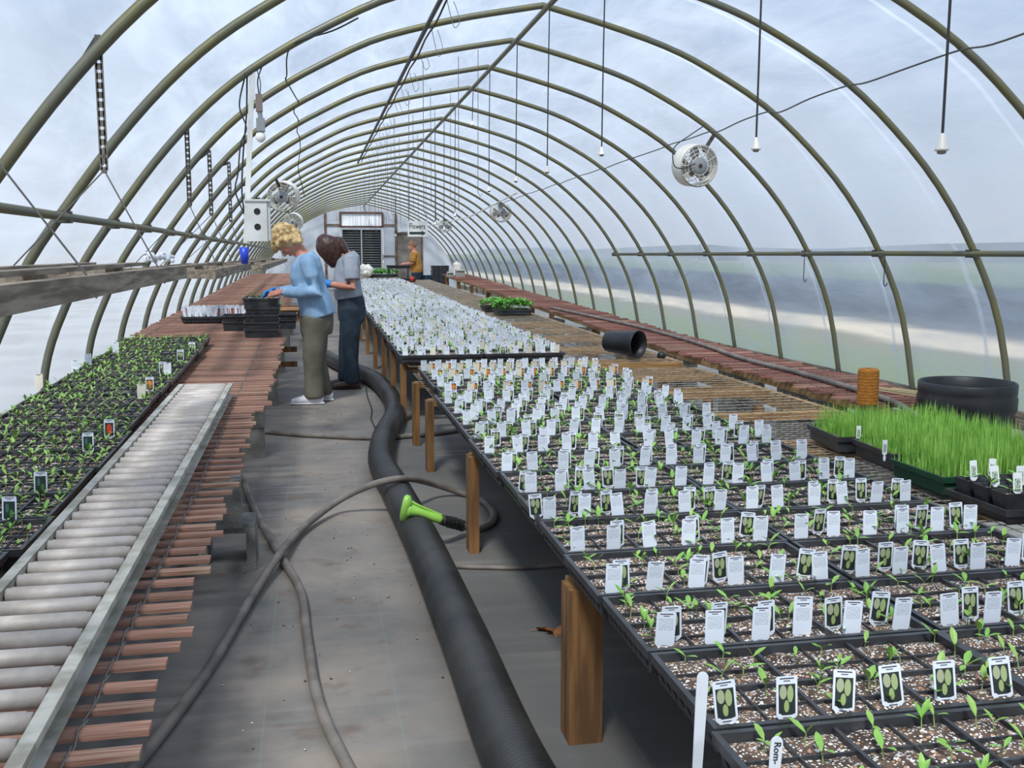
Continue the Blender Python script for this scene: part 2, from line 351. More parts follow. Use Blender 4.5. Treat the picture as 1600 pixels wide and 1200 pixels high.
def tag(o, label, cat=None, group=None, kind=None):
    if label: o['label'] = label
    if cat: o['category'] = cat
    if group: o['group'] = group
    if kind: o['kind'] = kind
    return o
def empty(name, loc, label, cat=None, group=None, kind=None, rz=0):
    o = ob(name, None, None, loc, rz); o.empty_display_size = .1; return tag(o, label, cat, group, kind)
def copy_tree(o, parent=None):
    c = o.copy(); col.objects.link(c)
    if parent: c.parent = parent
    for ch in list(o.children): copy_tree(ch, c)
    return c
def cr(pts, k=6):
    "Catmull-Rom through points"
    P = [Vector(p) for p in pts]; P = [P[0] * 2 - P[1]] + P + [P[-1] * 2 - P[-2]]; o = []
    for i in range(1, len(P) - 2):
        a, b, c, d = P[i - 1:i + 3]
        for j in range(k):
            t = j / k; o.append(.5 * ((2 * b) + (c - a) * t + (2 * a - 5 * b + 4 * c - d) * t * t + (3 * b - a - 3 * c + d) * t ** 3))
    return o + [P[-2]]

# ------------------------------------------------------------ the house: hoops, film, floor, end walls
END = 35.0; START = -3.4
LEFT = [(-1.62, -.02), (-1.58, .46), (-1.52, .72), (-1.41, .98), (-1.31, 1.2), (-1.13, 1.46), (-.9, 1.765), (-.66, 2.035), (-.42, 2.25), (-.16, 2.425), (.05, 2.545), (.43, 2.735), (.8, 2.85), (1.17, 2.94), (1.70, 3.04)]
RIGHT = [(1.70, 3.04), (2.17, 2.925), (2.64, 2.785), (3.0, 2.63), (3.46, 2.37), (3.84, 2.06), (4.19, 1.69), (4.49, 1.24), (4.72, .72), (4.87, -.02)]
PROF = [(p.x, p.y) for p in cr([(x, z, 0) for x, z in LEFT], 3)] + [(p.x, p.y) for p in cr([(x, z, 0) for x, z in RIGHT], 3)][1:]
def sc(Y): return 1 - .0029 * max(0, Y - 7.6)
def arch(X, Y=7.6):
    for (x0, z0), (x1, z1) in zip(PROF, PROF[1:]):
        if x0 <= X <= x1: return (z0 + (z1 - z0) * (X - x0) / (x1 - x0)) * sc(Y)
    return 0
def arch_x(z, Y, right):
    z /= sc(Y); pr_ = [p for p in PROF if (p[0] > 1.7) == right]
    for (x0, z0), (x1, z1) in zip(pr_, pr_[1:]):
        if min(z0, z1) <= z <= max(z0, z1): return x0 + (x1 - x0) * (z - z0) / (z1 - z0 + 1e-9)
    return 0
HY = [6.4 + 1.22 * k for k in range(-8, 24)]

def kid(mb, name, mats, par, smooth=False):
    o = mb.obj(name, mats, par, smooth); o.location = -par.location; return o
def place(name, me, par, loc, rot=(0, 0, 0), scale=None):
    o = ob(name, me, par, Vector(loc) - par.location); o.rotation_euler = rot
    if scale: o.scale = scale
    return o

b = MB(); nx, ny = 40, 60
b.add([(-1.62 + 6.49 * i / nx, START + (END - START) * j / ny, 0) for j in range(ny + 1) for i in range(nx + 1)], [(j * (nx + 1) + i, j * (nx + 1) + i + 1, (j + 1) * (nx + 1) + i + 1, (j + 1) * (nx + 1) + i) for j in range(ny) for i in range(nx)])
tag(b.obj('floor', 'floor'), 'dark woven weed fabric floor with a dusty walkway', kind='structure')

frame = empty('hoop_frame', (1.6, 0, 0), 'row of galvanised pipe hoops with ridge pole and side purlins', kind='structure')
b = MB(); b.tube([(x, 0, z) for x, z in PROF], .024, 8); hoop_me = b.mesh('hoop', 'pipe', True)
for y in HY:
    place('hoop', hoop_me, frame, (0, y, 0), scale=(1, 1, sc(y)))
def lin_tube(pts, r, name, m, par, n=8): b_ = MB(); b_.tube(pts, r, n); return kid(b_, name, m, par, True)
lin_tube([(1.70, y, 3.04 * sc(y) - .045) for y in (START, 7.6, 20, END)], .02, 'ridge_pole', 'pipe', frame)
lin_tube([(arch_x(1.41, y, False) + .04, y, 1.41 * sc(y)) for y in (START, 7.6, 20, END)], .02, 'purlin', 'pipe', frame)
lin_tube([(arch_x(1.235, y, True) - .04, y, 1.235 * sc(y)) for y in (START, 7.6, 15.0)], .02, 'purlin', 'pipe', frame)
for y in HY:
    for q in (Vector((arch_x(1.41, y, False) + .02, y, 1.41 * sc(y))), Vector((arch_x(1.235, y, True) - .02, y, 1.235 * sc(y)))):
        if y < 16:
            b = MB(); b.box((-.035, -.03, -.028), (.035, .03, .028)); 
            if 'clamp_me' not in globals(): clamp_me = b.mesh('coupling', 'dark_steel')
            place('coupling', clamp_me, frame, q)

# film: one sheet over the hoops, slightly slack between them
b = MB(); prof = []
for i, (x, z) in enumerate(PROF):
    x0, z0 = PROF[max(i - 1, 0)]; x1, z1 = PROF[min(i + 1, len(PROF) - 1)]; t = Vector((x1 - x0, z1 - z0)).normalized(); prof.append((x, z, -t.y, t.x))
NY = 190
for j in range(NY + 1):
    y = START + (END - START) * j / NY; ph = (y - 6.4) / 1.22; sag = .05 * math.sin(math.pi * (ph - math.floor(ph)))
    for (x, z, nx_, nz_) in prof:
        o = .03 + sag; b.v.append((x + nx_ * o, y, (z + nz_ * o) * sc(y)))
k = len(prof); b.f = [(j * k + i, j * k + i + 1, (j + 1) * k + i + 1, (j + 1) * k + i) for j in range(NY) for i in range(k - 1)]; b.mi = [0] * len(b.f)
tag(b.obj('ceiling', 'film', smooth=True), 'milky translucent plastic film stretched over the hoops', kind='structure')
b = MB(); n0 = len(PROF); b.add([(x, START, z) for x, z in PROF], [tuple(range(n0))]); tag(b.obj('wall_front', 'film'), 'translucent film end wall opposite the grey gable', kind='structure')
for side, X in (('left', -1.64), ('right', 4.89)):
    b = MB(); b.box((X - .02, START, -.05), (X + .02, END, .13)); tag(b.obj('baseboard_' + side, 'grey_wood'), 'weathered board along the foot of the %s film wall' % side, kind='structure')

# gable at the far end
gable = empty('wall_back', (1.6, END, 0), 'grey panelled gable end with a louvred shutter window and timber posts', kind='structure')
def gpanel(x0, x1, z0, z1, m, yo=0., name='panel', par=gable):
    b_ = MB(); N = max(2, int((x1 - x0) / .12)); xs = [x0 + (x1 - x0) * i / N for i in range(N + 1)]
    top = [min(z1, arch(x, END) - .01) for x in xs]
    for i in range(N):
        if max(top[i], top[i + 1]) <= z0: continue
        a, c = max(top[i], z0), max(top[i + 1], z0); X, W = xs[i], xs[i + 1]; Y0, Y1 = END + yo, END + yo + .03
        b_.add([(X, Y0, z0), (W, Y0, z0), (W, Y0, c), (X, Y0, a), (X, Y1, z0), (W, Y1, z0), (W, Y1, c), (X, Y1, a)], [(0, 1, 2, 3), (7, 6, 5, 4), (3, 2, 6, 7), (0, 4, 5, 1)] + ([(0, 3, 7, 4)] if i == 0 else []) + ([(1, 5, 6, 2)] if i == N - 1 else []))
    return kid(b_, name, m, par)
for x0, x1, z0, z1, m in ((-1.6, .38, 0, 3, 'panel'), (.46, .9, 0, 2.1, 'panel'), (.46, .9, 2.16, 3, 'panel'), (.9, 2.32, 2.56, 3, 'panel'), (2.34, 2.72, 0, 1.08, 'panel'), (2.34, 2.72, 1.12, 2.1, 'panel'), (2.34, 2.72, 2.16, 3, 'panel'),
                           (2.8, 3.58, 0, 1.84, 'brown_panel'), (2.8, 3.58, 1.9, 3, 'panel'), (3.66, 4.86, 0, 3, 'panel'), (.9, 2.32, 0, .62, 'panel')):
    gpanel(x0, x1, z0, z1, m)
for x0, x1, z0, z1 in ((.38, .46, 0, 3), (2.72, 2.8, 0, 3), (3.58, 3.66, 0, 3), (.46, .9, 2.1, 2.16), (2.34, 2.72, 2.1, 2.16), (2.34, 2.72, 1.08, 1.12), (2.8, 3.58, 1.84, 1.9)):
    gpanel(x0, x1, z0, z1, 'gable_wood', -.04, 'timber_post' if z1 == 3 else 'timber_rail')
win = empty('window_1', (1.6, END, .7), 'louvred exhaust shutter with dark slats under a white pane', kind='structure')
b = MB(); W0, W1 = .95, 2.28
for a, c in (((W0 - .06, 2.5), (W1 + .06, 2.56)), ((W0 - .06, 2.08), (W0, 2.5)), ((W1, 2.08), (W1 + .06, 2.5)), ((W0 - .06, 2.04), (W1 + .06, 2.1))): b.box((a[0], END - .07, a[1]), (c[0], END + .03, c[1]))
kid(b, 'rusty_frame', 'rust', win)
b = MB(); b.box((W0, END - .02, 2.1), (W1, END + .01, 2.5)); kid(b, 'white_pane', 'white_pane', win)
b = MB()
for a, c in (((W0 - .03, 1.97), (W1 + .03, 2.04)), ((W0 - .03, .62), (W0 + .03, 1.97)), ((W1 - .03, .62), (W1 + .03, 1.97)), ((1.585, .68), (1.625, 1.97)), ((W0, .62), (W1, .69))): b.box((a[0], END - .08, a[1]), (c[0], END + .03, c[1]))
kid(b, 'metal_frame', 'alu', win)
b = MB(); b.box((W0, END + .04, .65), (W1, END + .05, 2.0)); kid(b, 'backing', 'louver', win)
b = MB(); b.beam((-.29, 0, 0), (.29, 0, 0), .008, .095, up=(0, .75, 1)); lou = b.mesh('louver_slat', 'louver')
for i in range(15):
    for xc in (1.285, 1.935): place('louver_slat', lou, win, (xc, END - .01, .74 + .083 * i))

# outdoors; the film's blur is put into soft edges of the ground colours
def lawn_mat():
    m = bpy.data.materials.new('outdoor_ground'); m.use_nodes = True; nt = m.node_tree; n = nt.nodes; l = nt.links; b_ = n['Principled BSDF']; b_.inputs['Roughness'].default_value = .95
    tc = n.new('ShaderNodeTexCoord'); sp = n.new('ShaderNodeSeparateXYZ'); l.new(tc.outputs['Object'], sp.inputs[0])
    no = n.new('ShaderNodeTexNoise'); no.inputs['Scale'].default_value = .35; no.inputs['Detail'].default_value = 5; l.new(tc.outputs['Object'], no.inputs['Vector'])
    ad = n.new('ShaderNodeMath'); ad.operation = 'MULTIPLY_ADD'; ad.inputs[1].default_value = 1.6; l.new(no.outputs[0], ad.inputs[0]); l.new(sp.outputs[0], ad.inputs[2])
    mr = n.new('ShaderNodeMapRange'); mr.inputs[1].default_value = 4.8; mr.inputs[2].default_value = 54.8; l.new(ad.outputs[0], mr.inputs[0])
    r = n.new('ShaderNodeValToRGB'); e = r.color_ramp.elements; e[0].position = 0; e[0].color = lin('6f7f58'); e[1].position = 1; e[1].color = lin('7d8479')
    for x, c in ((7.6, '7c8463'), (9.0, '8a8370'), (9.5, 'd2c3ac'), (10.6, 'd2c3ac'), (11.4, '6b6a6a'), (13, '464b55'), (24, '434a55'), (28, '66755f'), (40, '6f7d68')):
        q = r.color_ramp.elements.new((x - 4.8) / 50); q.color = lin(c)
    l.new(mr.outputs[0], r.inputs[0]); l.new(r.outputs[0], b_.inputs['Base Color']); return m
M['lawn'] = lawn_mat(); M['yard'] = mat('gravel_yard', 'b0aeab', .95, 'a19f9b', .8, detail=3); M['trees'] = mat('far_trees', '9aa0a8', .95, '8b9198', .05, detail=3)
def sheet(name, x0, x1, y0, y1, z, m, label):
    b_ = MB(); b_.add([(x0, y0, z), (x1, y0, z), (x1, y1, z), (x0, y1, z)], [(0, 1, 2, 3)]); return tag(b_.obj(name, m), label, kind='structure')
sheet('outdoor_ground', 4.9, 400, -200, 500, -.06, 'lawn', 'grass strip, pale dirt road and dark field outside the right film wall')
sheet('gravel_yard', -400, -1.66, -200, 500, -.06, 'yard', 'pale gravel yard outside the left film wall')
b = MB(); P = [(70 + 12 * math.sin(i * .7), -150 + i * 12, 0) for i in range(50)]
for i, (x, y, _) in enumerate(P): b.v += [(x, y, -1), (x, y, 1.9 + .5 * math.sin(i * 1.3) + U(0, .5)), (x + 8, y, 1.7), (x + 8, y, -1)]
b.f = [(4 * i + j, 4 * i + 4 + j, 4 * i + 5 + j, 4 * i + 1 + j) for i in range(49) for j in range(3)]; b.mi = [0] * len(b.f)
tag(b.obj('distant_treeline', 'trees'), 'grey hazy line of trees far beyond the lawn', kind='structure')

# ------------------------------------------------------------ bench heights
def zL(Y): return .42 + .025 * max(0, min(Y, 9) - 3.5) + .01 * max(0, Y - 9)
def zT(Y): return .42 if Y < 7.3 else .432 + .009 * (Y - 7.4)
def zR(Y): return .45 + .016 * max(0, Y - 8)

# ------------------------------------------------------------ concrete blocks
def block_mesh():
    b_ = MB(); L, W, H = .40, .19, .19
    b_.box((-L / 2, -W / 2, 0), (-L / 2 + .035, W / 2, H)); b_.box((L / 2 - .035, -W / 2, 0), (L / 2, W / 2, H)); b_.box((-.018, -W / 2, 0), (.018, W / 2, H))
    for x0, x1 in ((-L / 2 + .035, -.018), (.018, L / 2 - .035)):
        b_.box((x0, -W / 2, 0), (x1, -W / 2 + .035, H)); b_.box((x0, W / 2 - .035, 0), (x1, W / 2, H))
    return b_.mesh('concrete_block', 'concrete')
BLK = block_mesh()
def block(loc, rot, label, group): o = ob('concrete_block', BLK, None, loc); o.rotation_euler = rot; return tag(o, label, 'block', group)
# stack beside the walkway: one lying with its cores showing, one upright on it
HP = math.pi / 2
o = block((-.45, 4.04, .095), (-HP, 0, 0), 'concrete block lying with its hollow cores showing under the slat bench', None); o.location.y = 3.94 + .095
o = block((-.5, 4.06, .192), (0, 0, .06), 'concrete block set on the hollow one that shows its cores', None); o.scale.z = .99
for Y in (6.4, 8.55, 10.9, 13.3, 15.8):
    for i in range(2):
        block((-.52, Y, .19 * i + .001 * i), (0, 0, U(-.04, .04)), 'concrete block stacked two high under the walkway edge of the slat bench', 'blocks under the left slat bench')
for Y in (2.0, 4.05, 6.4, 8.55, 10.9, 13.3, 15.8):
    for i in range(2):
        block((-1.28, Y, .19 * i + .001 * i), (0, 0, U(-.04, .04)), 'concrete block stacked two high under the wall side of the left bench', 'blocks under the left slat bench by the film')
for Y in (5.0, 6.0, 7.0, 8.3, 9.7, 11.3, 13, 15, 17.5, 20):
    for X in (3.06,):
        for i in range(2):
            block((X, Y, .19 * i + .001 * i), (0, 0, HP + U(-.05, .05)), 'concrete block stacked two high under the narrow right hand slat bench', 'blocks under the right slat bench')

# ------------------------------------------------------------ slat benches (rolled out snow fence)
def slat_mesh(L, w, m, seed):
    random.seed(seed); b_ = MB(); n = 5; vs = []
    for i in range(n + 1):
        x = -L / 2 + L * i / n; o = U(-.002, .002); zz = U(-.0015, .0015); h = w / 2 * U(.9, 1.05)
        vs += [(x, -h + o, zz), (x, h + o, zz), (x, h + o, zz + .011), (x, -h + o, zz + .011)]
    fs = [(4 * i + a, 4 * i + (a + 1) % 4, 4 * i + 4 + (a + 1) % 4, 4 * i + 4 + a) for i in range(n) for a in range(4)] + [(0, 3, 2, 1), (4 * n, 4 * n + 1, 4 * n + 2, 4 * n + 3)]
    b_.add(vs, [f[::-1] for f in fs]); return b_.mesh('slat', m)
SL = [slat_mesh(1.2, .036, m, i) for i, m in enumerate(('slat', 'slat', 'slat_w', 'slat', 'slat'))]
SR = [slat_mesh(.56, .034, m, i + 9) for i, m in enumerate(('slat_r', 'slat_r', 'slat', 'slat_r'))]
random.seed(11)
lb = empty('slat_bench', (-.9, 1.0, 0), 'long low bench of red wooden fence slats on concrete blocks along the left wall', 'bench')
y = 1.25; ys = []
while y < 25.5 and len(ys) < 298:
    ys.append(y); jit = .012 if y < 5 else .03
    place('slat', random.choice(SL), lb, (-.90 + U(-.022, .022) + (.05 if 5.2 < y < 9 else 0), y, zL(y) - .011 + U(0, .004)), (0, 0, U(-jit, jit)), (1, U(.85, 1.1), 1))
    y += (.092 if y < 4.5 else .074 if y < 12 else .085) * U(.85, 1.15)
def wire_on(ys, X, zf, par, amp=.009):
    for s_ in (1, -1):
        pts = []
        for i, yy in enumerate(ys):
            pts.append((X + U(-.006, .006), yy, zf(yy) + (.004 if s_ * (-1) ** i > 0 else -.014)))
            if i + 1 < len(ys): pts.append((X + s_ * .003, (yy + ys[i + 1]) / 2, zf(yy) - .004))
        b_ = MB(); b_.tube(pts, .0022, 4); kid(b_, 'twisted_wire', 'wire', par)
for X in (-.42, -.9, -1.38): wire_on(ys, X, lambda v: zL(v) + (.002), lb)
for X in (-.62, -1.22):
    b = MB()
    for a, c in ((1.1, 3.5), (3.5, 9), (9, 25.6)): b.beam((X, a, zL(a) - .032), (X, c, zL(c) - .032), .04, .04)
    kid(b, 'bearer_rail', 'grey_wood', lb)
b = MB(); b.beam((-.4, 9.75, 0), (-.4, 9.75, zL(9.75) - .012), .09, .05); kid(b, 'leg', 'wood', lb)
for zz in (.2, .34): b = MB(); b.beam((-.4, 9.8, zz), (-.17, 9.8, zz), .04, .05); kid(b, 'brace', 'wood', lb)
for Y in (17, 20, 23, 25.4):
    for X in (-.62, -1.22):
        b = MB(); b.box((X - .045, Y - .02, 0), (X + .045, Y + .02, zL(Y) - .05)); kid(b, 'leg', 'wood', lb)

rb = empty('slat_bench', (3.1, 4.8, 0), 'narrow low bench of dark red fence slats along the right film wall', 'bench')
y = 4.84; ys = []
while y < 24.5 and len(ys) < 296:
    ys.append(y); place('slat', random.choice(SR), rb, (3.13 + U(-.04, .04) + .012 * max(0, y - 9), y, zR(y) - .011 + U(0, .005)), (0, 0, U(-.05, .05)), (U(.95, 1.1), U(.9, 1.15), 1)); y += .068 * U(.8, 1.2)
for X in (2.95, 3.28): wire_on(ys[:200], X, lambda v: zR(v) + .002, rb)
for X in (2.92, 3.2):
    b = MB(); b.beam((X, 4.82, zR(4.4) - .037), (X, 8, zR(8) - .037), .05, .05); b.beam((X, 8, zR(8) - .037), (X + .18, 24.5, zR(24.5) - .037), .05, .05); kid(b, 'bearer_rail', 'wood_y', rb)
for Y in (5.3, 10.6, 14, 18, 22, 24.3):
    for X in (2.92, 3.2):
        X += .18 * max(0, Y - 8) / 16.5
        b = MB(); b.box((X - .03, Y - .03, 0), (X + .03, Y + .03, zR(Y) - .06)); kid(b, 'leg', 'wood', rb)

# ------------------------------------------------------------ main wire-topped table
def wire_table(Y0, Y1, label, legs, X0=.6, X1=2.74):
    t = empty('wire_top_table', ((X0 + X1) / 2, Y0, 0), label, 'table')
    zf = lambda v: zT(min(max(v, Y0 + .01), Y1)) if Y0 > 7 else .42
    b_ = MB()
    for s_ in (0,):
        x = X0 + .06; dx = .052
        k_ = 0
        while x < X1:
            ye = Y1 if k_ % 2 == 0 else min(4.6, Y1)
            if ye > Y0: b_.tube([(x, Y0, zf(Y0) - .004), (x, ye, zf(ye) - .004)], .0021, 3, False)
            x += dx; k_ += 1
        yy = Y0 + .02
        while yy < Y1:
            b_.tube([(X0 + .06, yy, zf(yy) - .0075 + U(-.001, .001)), ((X0 + X1) / 2, yy, zf(yy) - .0085), (X1, yy, zf(yy) - .0075)], .0021, 3, False); yy += .052 if yy < 4.6 else .104
    kid(b_, 'wire_mesh', 'mesh', t)
    for X in (X0 + .155, X1 - .02):
        b_ = MB(); b_.beam((X, Y0, zf(Y0) - .055), (X, Y1, zf(Y1) - .055), .038, .088); kid(b_, 'side_rail', 'wood_y', t)
    yy = Y0 + .02; N = max(2, round((Y1 - Y0) / 1.0))
    for i in range(N + 1):
        yy = Y0 + .02 + (Y1 - Y0 - .04) * i / N; b_ = MB(); b_.beam((X0 + .149, yy, zf(yy) - .034), (X1 - .039, yy, zf(yy) - .034), .05, .042); kid(b_, 'cross_rail', 'wood_x', t)
    for yy in legs:
        b_ = MB(); b_.beam((X0 + .03, yy + .09, zf(yy) - .034), (X1 - .039, yy + .09, zf(yy) - .034), .038, .042); kid(b_, 'cross_rail', 'wood_x', t)
        for X in (X0 + .055, X1 - .08):
            w_ = .044 if yy == 2.42 else .021; b_ = MB(); b_.box((X - .045, yy - .02, 0), (X - .045 + 2 * w_, yy + .069, zf(yy) - .012 if X < 1 else zf(yy) - .1)); kid(b_, 'leg', 'wood', t)
    return t
wire_table(.9, 7.05, 'low timber table topped with wire mesh in the foreground, carrying seedling flats', (1.2, 2.42, 4.12, 5.74, 6.55))
wire_table(7.34, 24.6, 'long low wire mesh table reaching to the far end, crowded with tagged flats', (7.5, 8.5, 9.6, 11.0, 12.6, 14.5, 17, 20, 23))

# ------------------------------------------------------------ seedling flats
TL, TW, TH = .612, .322, .064
def ring_shell(b_, rings, mi=0, cap=True):
    vs = []
    for hx, hy, z in rings: vs += [(-hx, -hy, z), (hx, -hy, z), (hx, hy, z), (-hx, hy, z)]
    fs = [(4 * i + a, 4 * i + (a + 1) % 4, 4 * i + 4 + (a + 1) % 4, 4 * i + 4 + a) for i in range(len(rings) - 1) for a in range(4)]
    if cap: fs.append((3, 2, 1, 0))
    b_.add(vs, fs, mi)
def flat_mesh(L=TL, W=TW, H=TH, ribs=True, m='black_plastic', name='tray_shell'):
    b_ = MB(); a, c = L / 2, W / 2
    ring_shell(b_, [(a - .03, c - .03, 0), (a - .016, c - .016, H - .018), (a - .002, c - .002, H - .02), (a, c, H), (a - .011, c - .011, H), (a - .014, c - .014, .012)])
    if ribs:
        nx_, ny_ = 14, 8
        for i in range(nx_):
            x = -a + .05 + (L - .1) * i / (nx_ - 1)
            for s_ in (-1, 1): b_.beam((x, s_ * (c - .026), .004), (x, s_ * (c - .008), H - .018), .012, .012, up=(0, 1, 0))
        for i in range(ny_):
            yy = -c + .04 + (W - .08) * i / (ny_ - 1)
            for s_ in (-1, 1): b_.beam((s_ * (a - .026), yy, .004), (s_ * (a - .008), yy, H - .018), .012, .012, up=(1, 0, 0))
    return b_.mesh(name, m)
def divider_mesh(nx_, ny_, L=TL, W=TW, H=TH):
    b_ = MB(); a, c = L / 2 - .012, W / 2 - .012
    for i in range(1, nx_):
        x = -a + 2 * a * i / nx_; w = .0035 if (i % 2 == 0) else .0016; b_.box((x - w, -c, H - .022), (x + w, c, H - .005 if i % 2 == 0 else H - .009))
    for j in range(1, ny_):
        yy = -c + 2 * c * j / ny_; w = .0035 if (j == ny_ // 2) else .0016; b_.box((-a, yy - w, H - .022), (a, yy + w, H - .0055 if j == ny_ // 2 else H - .0095))
    return b_.mesh('cell_divider', 'black_plastic')
def soil_mesh(nx_, ny_, L=TL, W=TW, H=TH, sub=4, name='soil'):
    b_ = MB(); a, c = L / 2 - .013, W / 2 - .013; NX, NY_ = nx_ * sub, ny_ * sub
    for j in range(NY_ + 1):
        for i in range(NX + 1):
            u, v = i / sub % 1, j / sub % 1; m_ = math.sin(math.pi * u) * math.sin(math.pi * v)
            b_.v.append((-a + 2 * a * i / NX, -c + 2 * c * j / NY_, H - .0165 + .009 * m_ + U(-.0025, .0025)))
    b_.f = [(j * (NX + 1) + i, j * (NX + 1) + i + 1, (j + 1) * (NX + 1) + i + 1, (j + 1) * (NX + 1) + i) for j in range(NY_) for i in range(NX)]; b_.mi = [0] * len(b_.f)
    return b_.mesh(name, 'soil', True)
SHELL = flat_mesh(); SHELL_LO = flat_mesh(ribs=False)
DIV = divider_mesh(6, 4); DIVP = divider_mesh(12, 6); SOILS = [soil_mesh(6, 4) for _ in range(3)]; SOILP = soil_mesh(12, 6, sub=2); SOIL_LO = soil_mesh(6, 4, sub=1)
def flat(X, Y, z, label, group, lo=False, plug=False, rz=0., cat='seedling tray', name='seedling_tray'):
    t = empty(name, (X, Y, z), label, cat, group, rz=rz)
    ob('tray_shell', SHELL_LO if lo else SHELL, t); ob('soil', SOILP if plug else SOIL_LO if lo else random.choice(SOILS), t)
    if not lo or plug: ob('cell_divider', DIVP if plug else DIV, t)
    return t

# --- plants
def leaf_pts(L, W, droop, fold=.25):
    P = []; prof_ = ((0, .06), (.3, .8), (.6, 1), (.85, .55), (1, 0))
    for t, w in prof_: P.append((t * L, w * W / 2, math.sin(t * 1.5) * L * droop - t * t * L * .1, fold * w * W / 2))
    return P
def add_leaf(b_, base, az, L, W, droop, tilt, mi=0):
    ca, sa = math.cos(az), math.sin(az); o = len(b_.v); P = leaf_pts(L, W, droop)
    ct, st = math.cos(tilt), math.sin(tilt)
    def put(x, y, z):
        x, z = x * ct - z * st, x * st + z * ct; b_.v.append((base[0] + x * ca - y * sa, base[1] + x * sa + y * ca, base[2] + z))
    for x, w, z, f in P[:-1]: put(x, -w, z + f); put(x, 0, z); put(x, w, z + f)
    put(P[-1][0], 0, P[-1][2]); n = len(P) - 1
    fs = []
    for i in range(n - 1):
        q = o + 3 * i; fs += [(q, q + 1, q + 4, q + 3), (q + 1, q + 2, q + 5, q + 4)]
    q = o + 3 * (n - 1); fs += [(q, q + 1, q + 3), (q + 1, q + 2, q + 3)]; b_.f += fs; b_.mi += [mi] * len(fs)
def seedling_mb(h, nl, L, W, seed):
    random.seed(seed); b_ = MB(); lx, ly = U(-.004, .004), U(-.004, .004)
    b_.tube([(0, 0, -.006), (lx * .5, ly * .5, h * .5), (lx, ly, h)], [.0016, .0012, .001], 4, False, 1)
    az = U(0, 6.28)
    for i in range(nl): add_leaf(b_, (lx, ly, h * (1 - .12 * (i // 2))), az + math.pi * i + (i // 2) * 1.4 + U(-.3, .3), L * U(.8, 1.15), W * U(.85, 1.1), U(-.1, .25), U(.15, 1.0))
    return b_
SEEDS = [seedling_mb(U(.014, .024), n, .036, .0125, 40 + i) for i, n in enumerate((2, 2, 3, 2, 3, 2, 4, 2))]
SEED_ME = [s.mesh('seedling', [('leaf', 'leaf2')[i % 2], 'stem']) for i, s in enumerate(SEEDS)]
random.seed(21)
def merge(dst, src, loc, rz, s):
    ca, sa = math.cos(rz) * s, math.sin(rz) * s; o = len(dst.v); x0, y0, z0 = loc
    dst.v += [(x0 + x * ca - y * sa, y0 + x * sa + y * ca, z0 + z * s) for x, y, z in src.v]
    dst.f += [tuple(i + o for i in f) for f in src.f]; dst.mi += src.mi

seed_list = []; tag_list = []
def flat_of(x, y): return ('walkway-edge flat, %s from the handwritten stick' if x < .615 + TL + .03 else 'inner-row flat, %s counting from the handwritten stick') % ORD[max(0, int((y - 1.15) / .33))]
A_FLATS = []; ORD = 'first second third fourth fifth sixth seventh eighth ninth tenth eleventh twelfth thirteenth fourteenth fifteenth sixteenth seventeenth eighteenth nineteenth twentieth twenty-first twenty-second'.split()
yy = 1.48 - .33
rows = []
while yy + TW < 7.0: rows.append(yy); yy += .330
for r, y0 in enumerate(rows):
    for c in range(2):
        dx = U(-.008, .008) + (.05 if c == 0 and y0 > 5.4 else 0) + (.03 if c and y0 > 4.9 else 0)
        X = .615 + TL / 2 + c * (TL + .006) + dx; Y = y0 + TW / 2; A_FLATS.append((X, Y))
        n_th = ORD[r]; where = ('walkway-edge flat, %s from the handwritten stick', 'inner-row flat, %s counting from the handwritten stick')[c] % n_th; t0 = len(tag_list)
        lab = ('tagged black flat at the walkway edge, %s from the handwritten stick' if c == 0 else 'tagged black flat in the inner row, %s counting from the handwritten stick') % n_th
        flat(X, Y, .421, lab, 'tagged flats on the near table, ' + ('walkway' if c == 0 else 'inner') + ' row', rz=U(-.004, .004))
        for i in range(6):
            for j in range(4):
                for k in range(random.choice((1, 1, 2, 2))):
                    x = X - TL / 2 + .012 + (TL - .024) * (i + U(.2, .8)) / 6; y = Y - TW / 2 + .012 + (TW - .024) * (j + U(.2, .8)) / 4
                    seed_list.append((x, y, .421 + TH - .012, U(.65, 1.1), where))
        if y0 < 1.3: continue
        for i in range(6):
            x = X - TL / 2 + TL * (i + .42) / 6 + U(-.008, .008); y = y0 + .035 + U(-.008, .008); z = .421 + TH - .013
            if y0 < 1.6: tag_list.append((x, y, z, 'photo', U(-.2, .2), U(-.22, -.1)))
            elif 5.3 < y0 < 6.3 and r % 2: tag_list += [(x, y, z, 'cream' if i % 2 else 'text', U(-.2, .2), U(-.1, .12)), (x + .03, y + .05, z, 'orange', U(-.2, .2), U(-.1, .1))]
            elif y0 > 6.0: tag_list += [(x, y, z, 'cream' if r % 3 else 'text', U(-.2, .2), U(-.1, .12)), (x + .03, y + .1, z, 'orange', U(-.2, .2), U(-.1, .1)), (x - .02, y + .18, z, 'text', U(-.2, .2), U(-.1, .1))]
            else:
                tag_list.append((x, y, z, 'text', U(-.12, .12), U(-.1, .1)))
                if R() < .8: tag_list.append((x + (.02 + U(-.006, .01)) * (1 if y0 > 3.2 or R() < .4 else -1), y + U(.02, .045), z, 'photo', U(-.25, .25), U(-.12, .12)))
                if y0 > 3.6 and R() < .6: tag_list.append((x + .05 + U(-.01, .01), y + .165, z, 'text' if R() < .6 else 'photo', U(-.2, .2), U(-.1, .1)))
for i_, q in enumerate(tag_list): tag_list[i_] = q if len(q) == 7 else q + (flat_of(q[0], q[1]),)
y0 = 7.42
